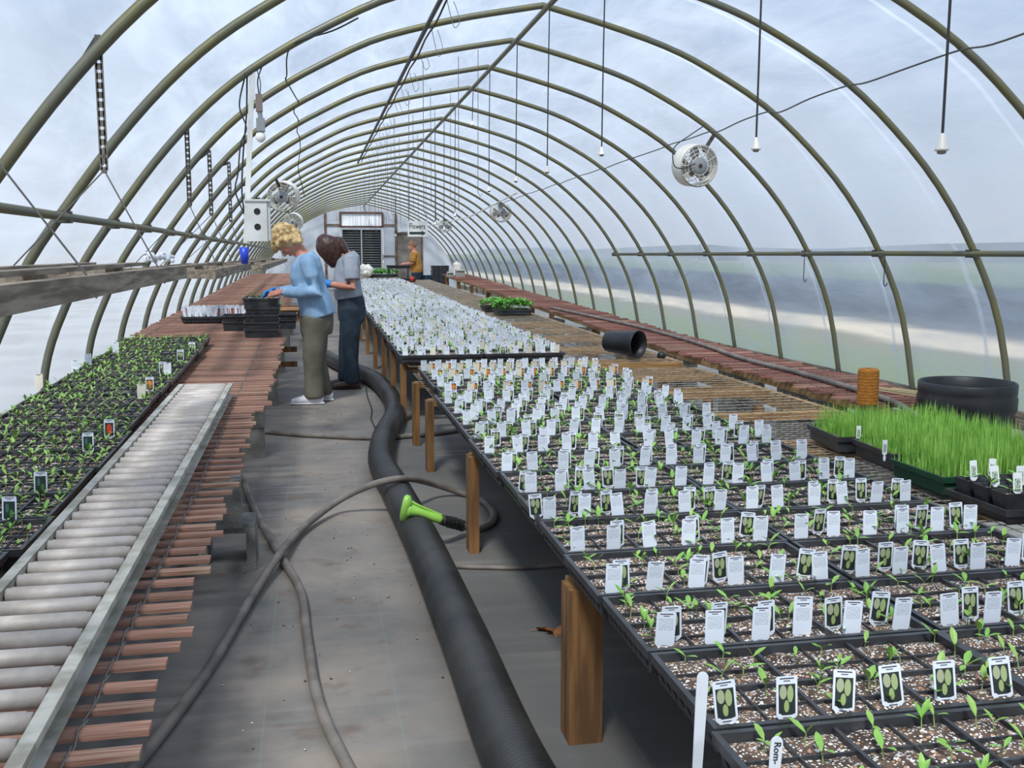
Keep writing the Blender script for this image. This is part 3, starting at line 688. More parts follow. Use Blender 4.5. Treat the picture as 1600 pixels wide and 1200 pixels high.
while y0 + TW < 22.3:
    for c in range(2):
        X = .60 + TL / 2 + c * (TL + .006) + U(-.01, .01); Y = y0 + TW / 2; z = zT(y0) + .004
        flat(X, Y, z, ('black seedling flat crowded with white tags, walkway row of the far table', 'black seedling flat crowded with white tags, inner row of the far table')[c], 'tagged flats on the far table, ' + ('walkway' if c == 0 else 'inner') + ' row', lo=True)
        for i in range(6):
            for j in range(3): seed_list.append((X - TL / 2 + TL * (i + U(.2, .8)) / 6, Y - TW / 2 + TW * (j + U(.2, .8)) / 3, z + TH - .014, U(.9, 1.5), 'far table'))
        for j in range(2):
            for i in range(6):
                x = X - TL / 2 + TL * (i + .45) / 6 + U(-.01, .01); y = y0 + .035 + .16 * j + U(-.01, .01)
                tag_list.append((x, y, z + TH - .013, ('cream' if R() < .2 else 'text') if R() < .8 else 'photo', U(-.25, .25), U(-.12, .12), 'flat on the far table'))
                if R() < .45: tag_list.append((x + .025, y + .04, z + TH - .013, 'photo' if R() < .7 else 'text', U(-.25, .25), U(-.12, .12), 'flat on the far table'))
    y0 += .333
# left bench flats with small cells
LSEED = []
y0 = 1.75
while y0 + TW < 8.35:
    X = -.765 - TL / 2 + U(-.028, .012); Y = y0 + TW / 2; z = zL(Y) + .004
    t = flat(X, Y, z, 'small-celled flat of green seedlings, %s from the conveyor\'s low end' % ORD[int((y0 - 1.75) / .336 + .5)], 'small-celled flats on the left slat bench', plug=True, rz=U(-.005, .005)); t.rotation_euler.x = .024 if Y > 3.5 else 0
    for i in range(12):
        for j in range(6):
            if R() < .8: LSEED.append((X - TL / 2 + TL * (i + U(.25, .75)) / 12, Y - TW / 2 + TW * (j + U(.25, .75)) / 6, z + TH - .012, U(.6, .95), ORD[int((y0 - 1.75) / .336 + .5)]))
    y0 += .336

def dist(p): return (Vector(p[:3]) - CAM).length
def infront(p):
    d = Vector(p[:3]) - CAM; w = d.dot(FW)
    return w > .2 and -30 < 800 + F * d.dot(RT) / w < 1630 and 600 - F * d.dot(UP) / w < 1230
SX_, SY_ = onz(1210, 1202, .482).x, onz(1210, 1202, .482).y
seed_list = [s for s in seed_list if not (abs(s[0] - SX_) < .05 and SY_ - .12 < s[1] < SY_ + .02)]
allseeds = [(dist(s), s, 0) for s in seed_list if infront(s)] + [(dist(s), s, 1) for s in LSEED if infront(s)]; allseeds.sort(key=lambda q: q[0])
rest = MB()
for n_, (d, s, left) in enumerate(allseeds):
    k = random.randrange(len(SEEDS))
    if n_ < 300:
        o = ob('seedling', SEED_ME[k], None, s[:3], U(0, 6.28)); o.scale = (s[3],) * 3
        tag(o, 'tiny seedling in the small-celled flat, %s from the conveyor\'s low end' % s[4] if left else 'tiny green seedling in the ' + s[4], 'seedling', 'seedlings in one left flat, ' + s[4] if left else 'seedlings, ' + s[4])
    else:
        o0 = len(rest.f); merge(rest, SEEDS[k], s[:3], U(0, 6.28), s[3] * (1.15 if left else 1))
        if left or k % 2:
            for q in range(o0, len(rest.f)): rest.mi[q] = 2 if rest.mi[q] == 0 else 1
o = rest.obj('seedlings', ['leaf', 'stem', 'leaf2']); tag(o, 'countless small green seedlings filling the farther flats', 'seedlings', kind='stuff')

# --- printed plant tags
def tag_mb(w=.039, h=.074, t=.0006):
    P = [(-w / 2, .008), (-w / 2 + .008, 0), (-.006, -.004), (-.004, -.02), (.004, -.02), (.006, -.004), (w / 2 - .008, 0), (w / 2, .008), (w / 2, h - .002), (w / 2 - .002, h), (-w / 2 + .002, h), (-w / 2, h - .002)]
    n = len(P); b_ = MB(); b_.v = [(x, -t, z) for x, z in P] + [(x, t, z) for x, z in P]; b_.uv = []
    f0 = tuple(range(n)); f1 = tuple(range(n, 2 * n))[::-1]; b_.f = [f0, f1]; b_.mi = [0, 1]
    uvp = [((x + w / 2) / w, max(0, z / h)) for x, z in P]
    for i in f0: b_.uv += list(uvp[i])
    for i in f1: b_.uv += [1 - uvp[i - n][0], uvp[i - n][1]]
    for i in range(n): b_.f.append((i, i + n, (i + 1) % n + n, (i + 1) % n)); b_.mi.append(0); b_.uv += [.01, .3] * 4
    return b_
TB = tag_mb(); TAGME = {}
BACK = {'text': 'tag_photo', 'photo': 'tag_text', 'orange': 'tag_text', 'red': 'tag_text', 'green': 'tag_text', 'cream': 'tag_cream'}
for k in BACK: TAGME[k] = TB.mesh('plant_tag', ['tag_' + k, BACK[k]])
TLAB = {'text': 'white printed text tag in the ', 'photo': 'tag with a dark squash photo in the ', 'orange': 'orange flower photo tag in the ', 'cream': 'plain cream tag in the '}
vis = sorted([(dist(s), s) for s in tag_list if infront(s)], key=lambda q: q[0])
order = list(BACK); stuff = MB(); stuff.uv = []
for n_, (d, (x, y, z, k, rz, tilt, where)) in enumerate(vis):
    if n_ < 278:
        o = ob('plant_tag', TAGME[k], None, (x, y, z)); o.rotation_euler = (tilt, U(-.1, .1), rz); tag(o, TLAB[k] + where, 'plant tag', k + ' tags, ' + where)
    else:
        m_ = Matrix.Translation((x, y, z)) @ Matrix.Rotation(rz, 4, 'Z') @ Matrix.Rotation(U(-.1, .1), 4, 'Y') @ Matrix.Rotation(tilt, 4, 'X'); o0 = len(stuff.v)
        stuff.v += [tuple(m_ @ Vector(p)) for p in TB.v]; stuff.f += [tuple(i + o0 for i in f) for f in TB.f]; stuff.uv += TB.uv
        a = order.index(k); c = order.index(BACK[k][4:]); stuff.mi += [a if q == 0 else c for q in TB.mi]
tag(stuff.obj('plant_tags', ['tag_' + k for k in order]), 'hundreds of white plant tags standing in the farther flats', 'plant tags', kind='stuff')
def one_tag(x, y, z, k, label, rz=0., tilt=-.1, s=1.): o = ob('plant_tag', TAGME[k], None, (x, y, z)); o.rotation_euler = (tilt, 0, rz); o.scale = (s, s, s); return tag(o, label, 'plant tag')
for (px, py, k, lab) in ((15, 818, 'green', 'plant tag with a dark green photo in the left flat nearest the conveyor end'), (64, 775, 'green', 'plant tag with a dark green photo, leaning, in a left bench flat'), (138, 708, 'green', 'plant tag with a black photo beside the red pepper tag'), (171, 685, 'red', 'plant tag with a red pepper photo on the left bench'),
                          (234, 612, 'orange', 'plant tag with a yellow flower photo on the left bench'), (221, 624, 'cream', 'pale tag leaning in a left bench flat'), (255, 586, 'photo', 'tag with a grey photo in a far left bench flat'), (262, 588, 'text', 'white tag next to the grey photo tag on the left bench'), (282, 565, 'photo', 'grey photo tag near the far end of the left flats'), (300, 552, 'photo', 'grey photo tag at the last left bench flat'),
                          (61, 607, 'cream', 'cream tag at the film side of the left flats'), (118, 583, 'text', 'white tag at the film side of the left flats'), (138, 572, 'text', 'white tag next to the film wall on the left bench'), (181, 552, 'text', 'small white tag by the film near the far left flats')):
    Z_ = .487
    for _ in range(4): p = onz(px, py, Z_); Z_ = zL(p.y) + .055
    one_tag(p.x, p.y, Z_, k, lab, U(-.25, .25), s=1.05)
# handwritten stick labels
def stick_mesh(L, w=.02):
    b_ = MB(); P = [(-w * .42, -.05), (w * .42, -.05)] + [(w / 2, L * .5)] + [(w / 2 * math.cos(a), L - w / 2 + w / 2 * math.sin(a)) for a in [math.pi * i / 8 for i in range(9)]] + [(-w / 2, L * .5)]
    n = len(P); b_.add([(x, -.001, z) for x, z in P] + [(x, .001, z) for x, z in P], [tuple(range(n)), tuple(range(n, 2 * n))[::-1]] + [(i, i + n, (i + 1) % n + n, (i + 1) % n) for i in range(n)]); return b_
p = onz(1092, 1158, .47); o = stick_mesh(.112).obj('label_stick', 'stick'); o.location = p; o.rotation_euler = (-.1, .09, .1); tag(o, 'tall blank white stick label at the corner of the near flats', 'plant label')
def text_mesh(txt, size, ext=.0008):
    cu = bpy.data.curves.new('lettering', 'FONT'); cu.body = txt; cu.size = size; cu.extrude = ext; cu.resolution_u = 3; t_ = bpy.data.objects.new('t', cu); col.objects.link(t_)
    me = bpy.data.meshes.new_from_object(t_.evaluated_get(bpy.context.evaluated_depsgraph_get())); bpy.data.objects.remove(t_); bpy.data.curves.remove(cu); return me
p = onz(1210, 1202, .482); st = empty('label_stick', (p.x, p.y, p.z - .0), 'white stick label handwritten in black in the nearest flat', 'plant label'); st.rotation_euler = (-.1, .1, -.05)
stick_mesh(.05, .019).obj('stick', 'stick', st)
me = text_mesh('Rom-', .015); me.materials.append(M['ink']); o = ob('handwriting', me, st, (-.004, -.0014, .042)); o.rotation_euler = (HP, HP, 0)

# ------------------------------------------------------------ roller conveyor lying on the left bench
cv = empty('roller_conveyor', (-.575, 1.2, .44), 'grey metal gravity roller conveyor lying on the red slat bench', 'conveyor')
def zc(Y): return .432 + .013 * (Y - 1.2)
CY0, CY1 = 1.2, 5.62
for X, s_ in ((-.462, 1), (-.692, -1)):
    b = MB(); a, c = CY0, CY1
    b.beam((X, a, zc(a) + .032), (X, c, zc(c) + .032), .004, .056)
    b.beam((X + s_ * .011, a, zc(a) + .061), (X + s_ * .011, c, zc(c) + .061), .026, .004); b.beam((X + s_ * .011, a, zc(a) + .004), (X + s_ * .011, c, zc(c) + .004), .026, .004)
    b.beam((X + s_ * .023, a, zc(a) + .055), (X + s_ * .023, c, zc(c) + .055), .003, .012)
    rail = kid(b, 'side_rail', 'rail', cv)
    b = MB()
    for i in range(48): y = CY0 + .05 + .0925 * i; b.tube([(X - .004, y, zc(y) + .04), (X + s_ * .008, y, zc(y) + .04)], .006, 6)
    o = b.obj('axle_nuts', 'dark_steel', rail); o['kind'] = 'stuff'
b = MB(); b.tube([(-.109, 0, 0), (-.107, 0, 0), (-.098, 0, 0), (-.096, 0, 0), (.096, 0, 0), (.098, 0, 0), (.107, 0, 0), (.109, 0, 0)], [.010, .0165, .0165, .0185, .0185, .0165, .0165, .010], 14); b.tube([(-.116, 0, 0), (.116, 0, 0)], .005, 6)
ROL = b.mesh('roller', 'roller', False)
for p_ in ROL.polygons: p_.use_smooth = len(p_.vertices) == 4
for i in range(48):
    y = CY0 + .05 + .0925 * i
    if y < CY1 - .02: place('roller', ROL, cv, (-.577, y, zc(y) + .047), (U(0, 6), 0, U(-.006, .006)))

# ------------------------------------------------------------ big black corrugated pipe on the floor
path = [(.56, 1.3, .078), (.44, 2.05, .078), (.425, 3.0, .078), (.41, 4.0, .078), (.375, 5.0, .078), (.35, 5.7, .078), (.42, 6.5, .078), (.545, 7.3, .078), (.59, 8.0, .078), (.58, 8.8, .078), (.51, 9.6, .078), (.30, 10.6, .078), (.10, 11.8, .078), (-.05, 13.2, .078), (-.12, 15, .078)]
P = cr(path, 420); rs = []; pts = []; L = 0; nxt = 0
for i in range(1, len(P)):
    L += (P[i] - P[i - 1]).length
    if L >= nxt: pts.append(P[i]); rs.append((.0675, .075, .0755, .068)[len(rs) % 4]); nxt = L + (.0036 if L < 5.5 else .007)
b = MB(); b.tube(pts, rs, 18); tag(b.obj('corrugated_pipe', 'corrugated', smooth=True), 'fat black corrugated drain pipe snaking along the floor beside the table', 'pipe')

# ------------------------------------------------------------ hoses
def hose(name, pix, label, r=.0165, extra_front=(), extra_back=(), zs=None):
    pts = list(extra_front) + [tuple(onz(x, y, 0).xy) + (r + (zs[i] if zs else 0),) for i, (x, y) in enumerate(pix)] + list(extra_back)
    b_ = MB(); b_.tube(cr(pts, 8), r, 10); return tag(b_.obj(name, 'hose', smooth=True), label, 'hose')
hose('water_hose', [(540, 1200), (497, 1100), (480, 1000), (470, 930), (437, 872), (400, 805), (372, 745)], 'grey hose running from under the slat bench down the walkway', extra_front=[(.16, 1.9, .0165)], extra_back=[(-.62, 5.98, .0165), (-.95, 6.0, .0165)])
wand = empty('hose_with_nozzle', tuple(onz(437, 865, 0)), 'grey hose crossing over the black pipe, ending in a lime green spray nozzle', 'hose')
W = lambda x, y, z: onz(x, y, z)
pts = [W(180, 1230, .017), W(235, 1168, .017), W(330, 1040, .018), W(400, 922, .03), W(437, 866, .052), W(470, 828, .03), W(520, 788, .06), W(560, 766, .12), W(600, 752, .17), W(640, 748, .16), W(680, 757, .08), W(720, 770, .02), W(750, 780, .017), W(770, 800, .017), W(768, 815, .017), W(752, 824, .02), W(728, 823, .05), W(708, 817, .085)]
b = MB(); b.tube(cr(pts, 8), .0165, 10); kid(b, 'hose', 'hose', wand, True)
q0, q1, q2, q3 = W(712, 818, .08), W(690, 812, .125), W(655, 800, .165), W(640, 796, .175)
b = MB(); b.tube(cr([W(724, 822, .05), q0, W(700, 815, .105), q1], 6), [.019, .026, .019, .026, .026, .018, .018, .027, .027, .021, .021, .027, .022, .022, .024, .024, .02, .022, .022][:19], 10); kid(b, 'coupling', 'cord', wand, True)
b = MB(); b.tube(cr([q1, (q1 + q2) / 2, q2, q3], 4), [.018, .019, .02, .02, .019, .0185, .018, .018, .019, .021, .024, .028, .034], 12); noz = kid(b, 'nozzle_handle', 'lime', wand, True)
ax = (q3 - q2).normalized(); sd_ = Vector((0, 0, 1)).cross(ax).normalized(); upv = ax.cross(sd_)
b = MB(); vs = []; Cn = q3 + ax * .012; N = 16; lng = (sd_ * .35 + upv * .94).normalized(); wid = ax.cross(lng).normalized()
for dz, k in ((-.02, .5), (-.004, 1.0), (.012, 1.0), (.02, .88)):
    for i in range(N):
        a = 2 * math.pi * i / N; vs.append(Cn + ax * dz + lng * (.066 * k * math.cos(a)) + wid * (.034 * k * math.sin(a)))
b.add(vs, [(r_ * N + i, r_ * N + (i + 1) % N, (r_ + 1) * N + (i + 1) % N, (r_ + 1) * N + i) for r_ in range(3) for i in range(N)] + [tuple(range(N))[::-1], tuple(range(3 * N, 4 * N))])
kid(b, 'spray_head', 'lime', wand, True)
b = MB(); b.tube(cr([q1 + Vector((0, 0, .02)), q2 + Vector((0, 0, .028)), q3 + Vector((0, 0, .04))], 4), .005, 6); kid(b, 'trigger_bar', 'lime', wand)
hose('floor_hose', [(392, 677), (470, 683), (580, 688), (640, 685), (690, 680), (730, 675)], 'grey hose lying straight across the walkway under both benches', extra_front=[(-1.1, 7.35, .0165)], extra_back=[(1.6, 6.9, .0165)])
hose('floor_hose', [(705, 888), (760, 890), (850, 888)], 'thin black hose lying across the floor under the near table', r=.009, extra_back=[(1.6, 3.95, .009)])
b = MB(); b.tube(cr([tuple(onz(x, y, 0).xy) + (.002,) for x, y in ((572, 605), (574, 620), (581, 640), (580, 655), (587, 672), (589, 692))], 5), .006, 5); tag(b.obj('fabric_seam', 'cord'), 'dark torn seam in the floor fabric', kind='structure')
b = MB()
for _ in range(150):
    x, y = U(-.3, .5), U(1.9, 9); s_ = U(.002, .006); b.ball((x, y, s_ * .4), (s_, s_ * U(.7, 1.3), s_ * .6), nu=5, nv=4)
tag(b.obj('soil_crumbs', 'soil'), 'spilled crumbs of soil scattered on the walkway', 'soil', kind='stuff')
# dry oak leaf
b = MB(); out = []; n = 26
for i in range(n):
    a = 2 * math.pi * i / n; rr = (.038 if i % 4 < 2 else .022) * (1.25 if abs(math.cos(a)) > .8 else .85); out.append((rr * 1.3 * math.cos(a), rr * math.sin(a), .008 + .016 * math.sin(a * 2) + U(0, .004)))
b.add([(0, 0, .012)] + out, [(0, i + 1, (i + 1) % n + 1) for i in range(n)]); b.tube([(.045, 0, .012), (.08, .01, .004)], .0015, 4)
o = b.obj('dry_leaf', 'dry_leaf'); o.location = onz(866, 990, 0); o.rotation_euler.z = 2.6; tag(o, 'curled brown oak leaf on the floor by the table post', 'leaf')

# ------------------------------------------------------------ right side of the near table: grass flats, herb packs
def deep_flat(name, X, Y, z, m, label, L=.62, W_=.33, H=.075, rz=0.):
    t = empty(name, (X, Y, z), label, 'tray', rz=rz); me = flat_mesh(L, W_, H, False, m); ob('tray_shell', me, t)
    b_ = MB(); a, c = L / 2 - .014, W_ / 2 - .014; NX, NY_ = 20, 10
    b_.v = [(-a + 2 * a * i / NX, -c + 2 * c * j / NY_, H - .016 + U(-.004, .005)) for j in range(NY_ + 1) for i in range(NX + 1)]
    b_.f = [(j * (NX + 1) + i, j * (NX + 1) + i + 1, (j + 1) * (NX + 1) + i + 1, (j + 1) * (NX + 1) + i) for j in range(NY_) for i in range(NX)]; b_.mi = [0] * len(b_.f)
    b_.obj('soil', 'soil', t, True); return t, a, c, H
def grass_on(t, a, c, H, n, h):
    b_ = MB()
    for _ in range(n):
        x, y = U(-a, a), U(-c, c); edge = min(1, (a - abs(x)) / .05 + .35); hh = h * U(.55, 1.1) * edge; az = U(0, 6.28); w = .0016; lean = U(0, .02); ca, sa = math.cos(az), math.sin(az); o = len(b_.v); z0 = H - .018
        for k, (tt, ww) in enumerate(((0, 1), (.55, .9), (1, .05))):
            dx = lean * tt * tt; b_.v += [(x + dx * ca - ww * w * sa, y + dx * sa + ww * w * ca, z0 + hh * tt), (x + dx * ca + ww * w * sa, y + dx * sa - ww * w * ca, z0 + hh * tt)]
        b_.f += [(o, o + 1, o + 3, o + 2), (o + 2, o + 3, o + 5, o + 4)]; b_.mi += [0, 0]
    g = b_.obj('grass_blades', 'grass', t); g['kind'] = 'stuff'
for X, Y, m, lab, rz in ((2.41, 3.93, 'black_plastic', 'black flat of bright green grass, set back behind the other grass flats', -.1), (2.43, 3.58, 'black_plastic', 'black flat of bright green grass between the back flat and the green one', -.06), (2.37, 3.20, 'green_tray', 'dark green flat of bright green grass behind the herb packs', 0.0), (2.43, 2.48, 'black_plastic', 'black flat of green grass in front of the herb packs', 0)):
    t, a, c, H = deep_flat('grass_tray', X, Y, .421, m, lab, rz=rz); grass_on(t, a, c, H, 2000, .118)
def hbox(b_, x, y, s_, H, mi=0): ring_shell(b_, [(0, 0, 0)], cap=False)
herb = empty('herb_pack_tray', (2.34, 2.84, .421), 'black flat holding square pots of small herbs with striped white tags', 'tray')
flat_me = flat_mesh(.60, .31, .05, False); ob('tray_shell', flat_me, herb)
pot = MB(); ring_shell(pot, [(.026, .026, .0), (.038, .038, .075), (.035, .035, .075), (.030, .030, .055)]); pot.add([(-.033, -.033, .06), (.033, -.033, .06), (.033, .033, .06), (-.033, .033, .06)], [(0, 1, 2, 3)], 1)
POT = pot.mesh('square_pot', ['black_plastic', 'soil'])
for i in range(7):
    for j in range(3):
        x, y = -.245 + .081 * i, -.092 + .092 * j; o = ob('square_pot', POT, herb, (x, y, .02))
        s_ = ob('herb_sprig', SEED_ME[6 if (i + j) % 2 else 2], o, (0, 0, .062), U(0, 6)); s_.scale = (1.1, 1.1, .9)
HT = tag_mb(.02, .06)
def herb_tag_mat():
    m = bpy.data.materials.new('herb_tag'); m.use_nodes = True; nt = m.node_tree; n = nt.nodes; l = nt.links; uv = n.new('ShaderNodeUVMap'); sp = n.new('ShaderNodeSeparateXYZ'); l.new(uv.outputs[0], sp.inputs[0])
    vr = n.new('ShaderNodeTexVoronoi'); vr.inputs['Scale'].default_value = 9; l.new(uv.outputs[0], vr.inputs['Vector'])
    cu = n.new('ShaderNodeMath'); cu.operation = 'COMPARE'; cu.inputs[1].default_value = .5; cu.inputs[2].default_value = .33; l.new(sp.outputs[0], cu.inputs[0])
    cv_ = n.new('ShaderNodeMath'); cv_.operation = 'COMPARE'; cv_.inputs[1].default_value = .48; cv_.inputs[2].default_value = .26; l.new(sp.outputs[1], cv_.inputs[0])
    a = n.new('ShaderNodeMath'); a.operation = 'MULTIPLY'; l.new(cu.outputs[0], a.inputs[0]); l.new(cv_.outputs[0], a.inputs[1])
    g = n.new('ShaderNodeMath'); g.operation = 'GREATER_THAN'; g.inputs[1].default_value = .38; l.new(vr.outputs['Distance'], g.inputs[0])
    k = n.new('ShaderNodeMix'); k.data_type = 'RGBA'; k.inputs[6].default_value = lin('3a4a42'); k.inputs[7].default_value = lin('b9c4b4'); l.new(g.outputs[0], k.inputs[0])
    x = n.new('ShaderNodeMix'); x.data_type = 'RGBA'; x.inputs[6].default_value = lin('eceff0'); l.new(a.outputs[0], x.inputs[0]); l.new(k.outputs[2], x.inputs[7]); l.new(x.outputs[2], n['Principled BSDF'].inputs['Base Color']); return m
M['herb_tag'] = herb_tag_mat(); HTM = HT.mesh('herb_tag', ['herb_tag', 'herb_tag'])
for i in range(6):
    for j in range(3):
        o = ob('herb_tag', HTM, None, (2.34 - .235 + .081 * i + U(-.015, .015), 2.84 - .095 + .092 * j + U(-.01, .015), .421 + .085)); o.rotation_euler = (U(-.15, .05), U(-.12, .12), U(-.3, .1)); o.scale = (1.35, 1, 1.15); tag(o, 'narrow white tag with a dark printed panel in the herb pots', 'plant tag', 'striped tags in the herb packs')
for px, py, lab in ((1341, 688, 'small white tag stuck in the front corner of a black grass flat'), (1382, 712, 'small white tag stuck in the back corner of the green grass flat')):
    p = onz(px, py, .487); o = ob('herb_tag', HTM, None, p); tag(o, lab, 'plant tag')

# black trash can beyond the right bench
can = empty('trash_can', (3.2, 4.56, 0), 'large empty black plastic trash can standing by the right film wall', 'trash can')
b = MB(); prof_ = [(.21, 0), (.235, .10), (.25, .28), (.262, .40), (.268, .44), (.275, .46), (.285, .475), (.287, .53), (.28, .545), (.283, .56), (.283, .60), (.276, .606), (.268, .60), (.262, .54), (.25, .45), (.235, .28), (.2, .02)]
b.lathe(prof_, 36, cap0=True); b.add([(.2 * math.cos(2 * math.pi * k / 36), .2 * math.sin(2 * math.pi * k / 36), .02) for k in range(36)], [tuple(range(36))]); b.obj('can_body', 'black_can', can, True); can.scale = (.82, .82, 1)
for s_ in (-1, 1):
    b = MB(); b.beam((s_ * .265, -.05, .43), (s_ * .265, .05, .43), .035, .06); b.obj('handle', 'black_can', can)
# spool of twine
b = MB(); prof_ = []
for i in range(23): prof_.append((.053 + (.0014 if i % 2 else 0), .004 + .178 * i / 22))
b.lathe([(.02, .0)] + prof_ + [(.046, .19), (.018, .19), (.016, .15)], 22, cap0=True, cap1=True)
o = b.obj('twine_spool', 'twine', smooth=False); p = onz(1355, 631, .46); o.location = (p.x, p.y, .456); tag(o, 'orange brown spool of twine on the end of the red slat bench', 'spool')
# black hose along the right bench
pts = [onz(1440, 645, .5)] + [onz(x, y, zR(Y) + .02) for x, y, Y in ((1395, 628, 4.8), (1330, 606, 5.4), (1240, 580, 6.3), (1160, 560, 7.2), (1090, 535, 8.6), (1000, 508, 11), (930, 490, 13.5), (860, 473, 16.5))]
b = MB(); b.tube(cr([(p.x, p.y, zR(p.y) + .02) for p in pts], 6), .017, 8); tag(b.obj('bench_hose', 'hose', smooth=True), 'black hose stretched along the red slat bench at right', 'hose')
for i in range(7):
    a = onz(1372 + i * 4, 592 + i * 6, .52); c = onz(1425, 606 + i * 5, .49); b = MB(); d = (c - a) * 1.0; a = Vector((3.12 + .03 * i, 5.5 - .03 * i, .458 + .009 * (i % 2))); b.tube([a, a + Vector((.13 + .01 * i, -.52, .004))], .004, 5); tag(b.obj('bamboo_stake', 'straw'), 'thin tan bamboo stake lying on the bench beside the twine spool', 'stake', 'stakes beside the twine')

# nursery pot lying on its side
pt = empty('nursery_pot', (2.36, 7.66, zT(7.7) + .001), 'black ribbed nursery pot lying on its side at the end of the far table', 'pot')
b = MB(); pr_ = [(.078, -.15), (.08, -.13), (.0835, -.128), (.084, -.075), (.088, -.072), (.09, 0), (.094, .004), (.096, .06), (.102, .064), (.104, .135), (.108, .137), (.108, .15), (.1, .15), (.094, .05), (.075, -.13)]
b.lathe(pr_, 26, cap0=True); b.add([(.075 * math.cos(2 * math.pi * k / 26), .075 * math.sin(2 * math.pi * k / 26), -.13) for k in range(26)], [tuple(range(26))])
o = b.obj('pot_wall', 'black_can', pt, True); o.location = (0, 0, .108); o.rotation_euler = (HP + .02, 0, .62)
p = onz(1035, 557, .47); b = MB(); b.lathe([(.02, 0), (.032, .004), (.035, .03), (.022, .05), (.014, .052)], 12, cap0=True, cap1=True); o = b.obj('hose_end_cap', 'black_can', smooth=True); o.location = (2.62, 7.5, zT(7.5)); tag(o, 'small dark fitting lying beside the overturned nursery pot', 'fitting')

# basil flats
def leafy_flat(X, Y, z, L, W_, label, n, h, m='basil', leafsize=.05):
    t, a, c, H = deep_flat('leafy_flat', X, Y, z, 'black_plastic', label, L, W_, .07); b_ = MB()
    for _ in range(n):
        x, y = U(-a - .02, a + .02), U(-c - .02, c + .02); hh = h * U(.4, 1.0) * (1 - .3 * (abs(x) / a) ** 3)
        for k in range(3): add_leaf(b_, (x, y, H + hh), U(0, 6.28), leafsize * U(.7, 1.2), leafsize * .55 * U(.8, 1.2), U(-.2, .2), U(-.3, .5))
        if _ % 3 == 0: b_.tube([(x * .9, y * .9, H - .01), (x, y, H + hh)], .0015, 3, False)
    b_.obj('foliage', m, t)['kind'] = 'stuff'; return t
leafy_flat(2.30, 13.1, zT(13), .34, .34, 'smaller black flat of bright green basil behind the bigger one', 130, .1)
leafy_flat(2.40, 12.45, zT(12.4), .44, .40, 'larger black flat of bright green basil on the wire table', 260, .13)
leafy_flat(1.64, 25.76, .61, .6, .32, 'flat of green plants on the far cross bench by the white bag', 160, .1, leafsize=.06)
leafy_flat(1.75, 26.2, .61, .7, .32, 'flat of green plants behind another on the far cross bench', 170, .14, leafsize=.06)
leafy_flat(-.5, 10.68, zL(10.5), .3, .2, 'small flat of green plants behind the stacked trays', 60, .12)

# ------------------------------------------------------------ stack of empty trays the woman works at
zb = zL(8.75) + .002
def stackbox(X, Y, z, L, W_, H, label, group, slots=True):
    t = empty('nursery_tray', (X, Y, z), label, 'tray', group)
    b_ = MB(); a, c = L / 2, W_ / 2
    ring_shell(b_, [(a - .012, c - .012, 0), (a - .006, c - .006, H - .014), (a + .003, c + .003, H - .014), (a + .003, c + .003, H), (a - .006, c - .006, H), (a - .014, c - .014, .006)])
    b_.obj('tray_shell', 'black_plastic', t)
    if slots:
        for i in range(4):
            b2 = MB(); x = -a + L * (i + .5) / 4; b2.box((x - .012, -c + .003, .012), (x + .012, -c + .009, H - .02)); b2.obj('slot_rib', 'black_can', t)
    return t
SX = -.43
for i, (H, lab) in enumerate(((.07, 'bottom black tray of the stack on the slat bench'), (.058, 'second black tray from the bottom of the stack'), (.058, 'middle black tray of the stack in front of the woman in blue'), (.058, 'black tray under the top one of the stack'))):
    stackbox(SX + (.012 if i == 3 else 0), 8.82, zb, .275, .52, H, lab, None, i in (2, 3)); zb += H + .0006
tt = stackbox(SX + .004, 8.82, zb, .285, .53, .075, 'top black tray filled with soil under the hands of the woman in blue', None, False)
b = MB(); b.v = [(-.128 + .256 * i / 10, -.25 + .5 * j / 16, .062 + U(-.004, .006)) for j in range(17) for i in range(11)]; b.f = [(j * 11 + i, j * 11 + i + 1, (j + 1) * 11 + i + 1, (j + 1) * 11 + i) for j in range(16) for i in range(10)]; b.mi = [0] * len(b.f); b.obj('soil', 'soil', tt)
for i in range(14): s_ = ob('sprout', SEED_ME[i % 8], tt, (U(-.11, .11), U(-.22, .22), .065), U(0, 6))
STK = zb + .075
for X, Y, L, lab in ((-.69, 9.35, .2, 'black tray beside the stack on its film side'), (-.27, 9.5, .22, 'black tray beside the stack on its walkway side')):
    t = stackbox(X, Y, zL(Y), L, .3, .085, lab, None, False)
    t = stackbox(X, Y, zL(Y) + .086, L + .01, .31, .05, lab.replace('black tray', 'upper black tray'), None, False)
# tray of white pots with tags on the left bench
fl = flat(-.94, 10.25, zL(10.2) + .004, 'black flat packed with white tags on the slat bench beside the stacked trays', None); tw = []
b = MB()
for i in range(11):
    for j in range(6):
        o = ob('plant_tag', TAGME['text' if R() < .8 else 'red'], None, (-.94 - .27 + .054 * i + U(-.01, .01), 10.25 - .13 + .052 * j, zL(10.2) + .055)); o.rotation_euler = (U(-.15, .15), U(-.2, .2), U(-.5, .5)); o.scale = (.66, 1, 1.45)
        tag(o, 'tall white tag in the packed flat beside the stacked trays', 'plant tag', 'white tags in the packed left flat')
b = MB(); b.box((-.14, -.1, 0), (.14, .1, .115)); crd = empty('cardboard_box', (-.28, 10.3, zL(10.3)), 'brown cardboard box on the bench behind the stacked trays', 'box'); b.obj('box_body', 'cardboard', crd)
for s_ in (-1, 1): b = MB(); b.beam((-.14, s_ * .13, .13), (.14, s_ * .13, .13), .07, .003, up=(0, s_ * .5, 1)); b.obj('flap', 'cardboard', crd)

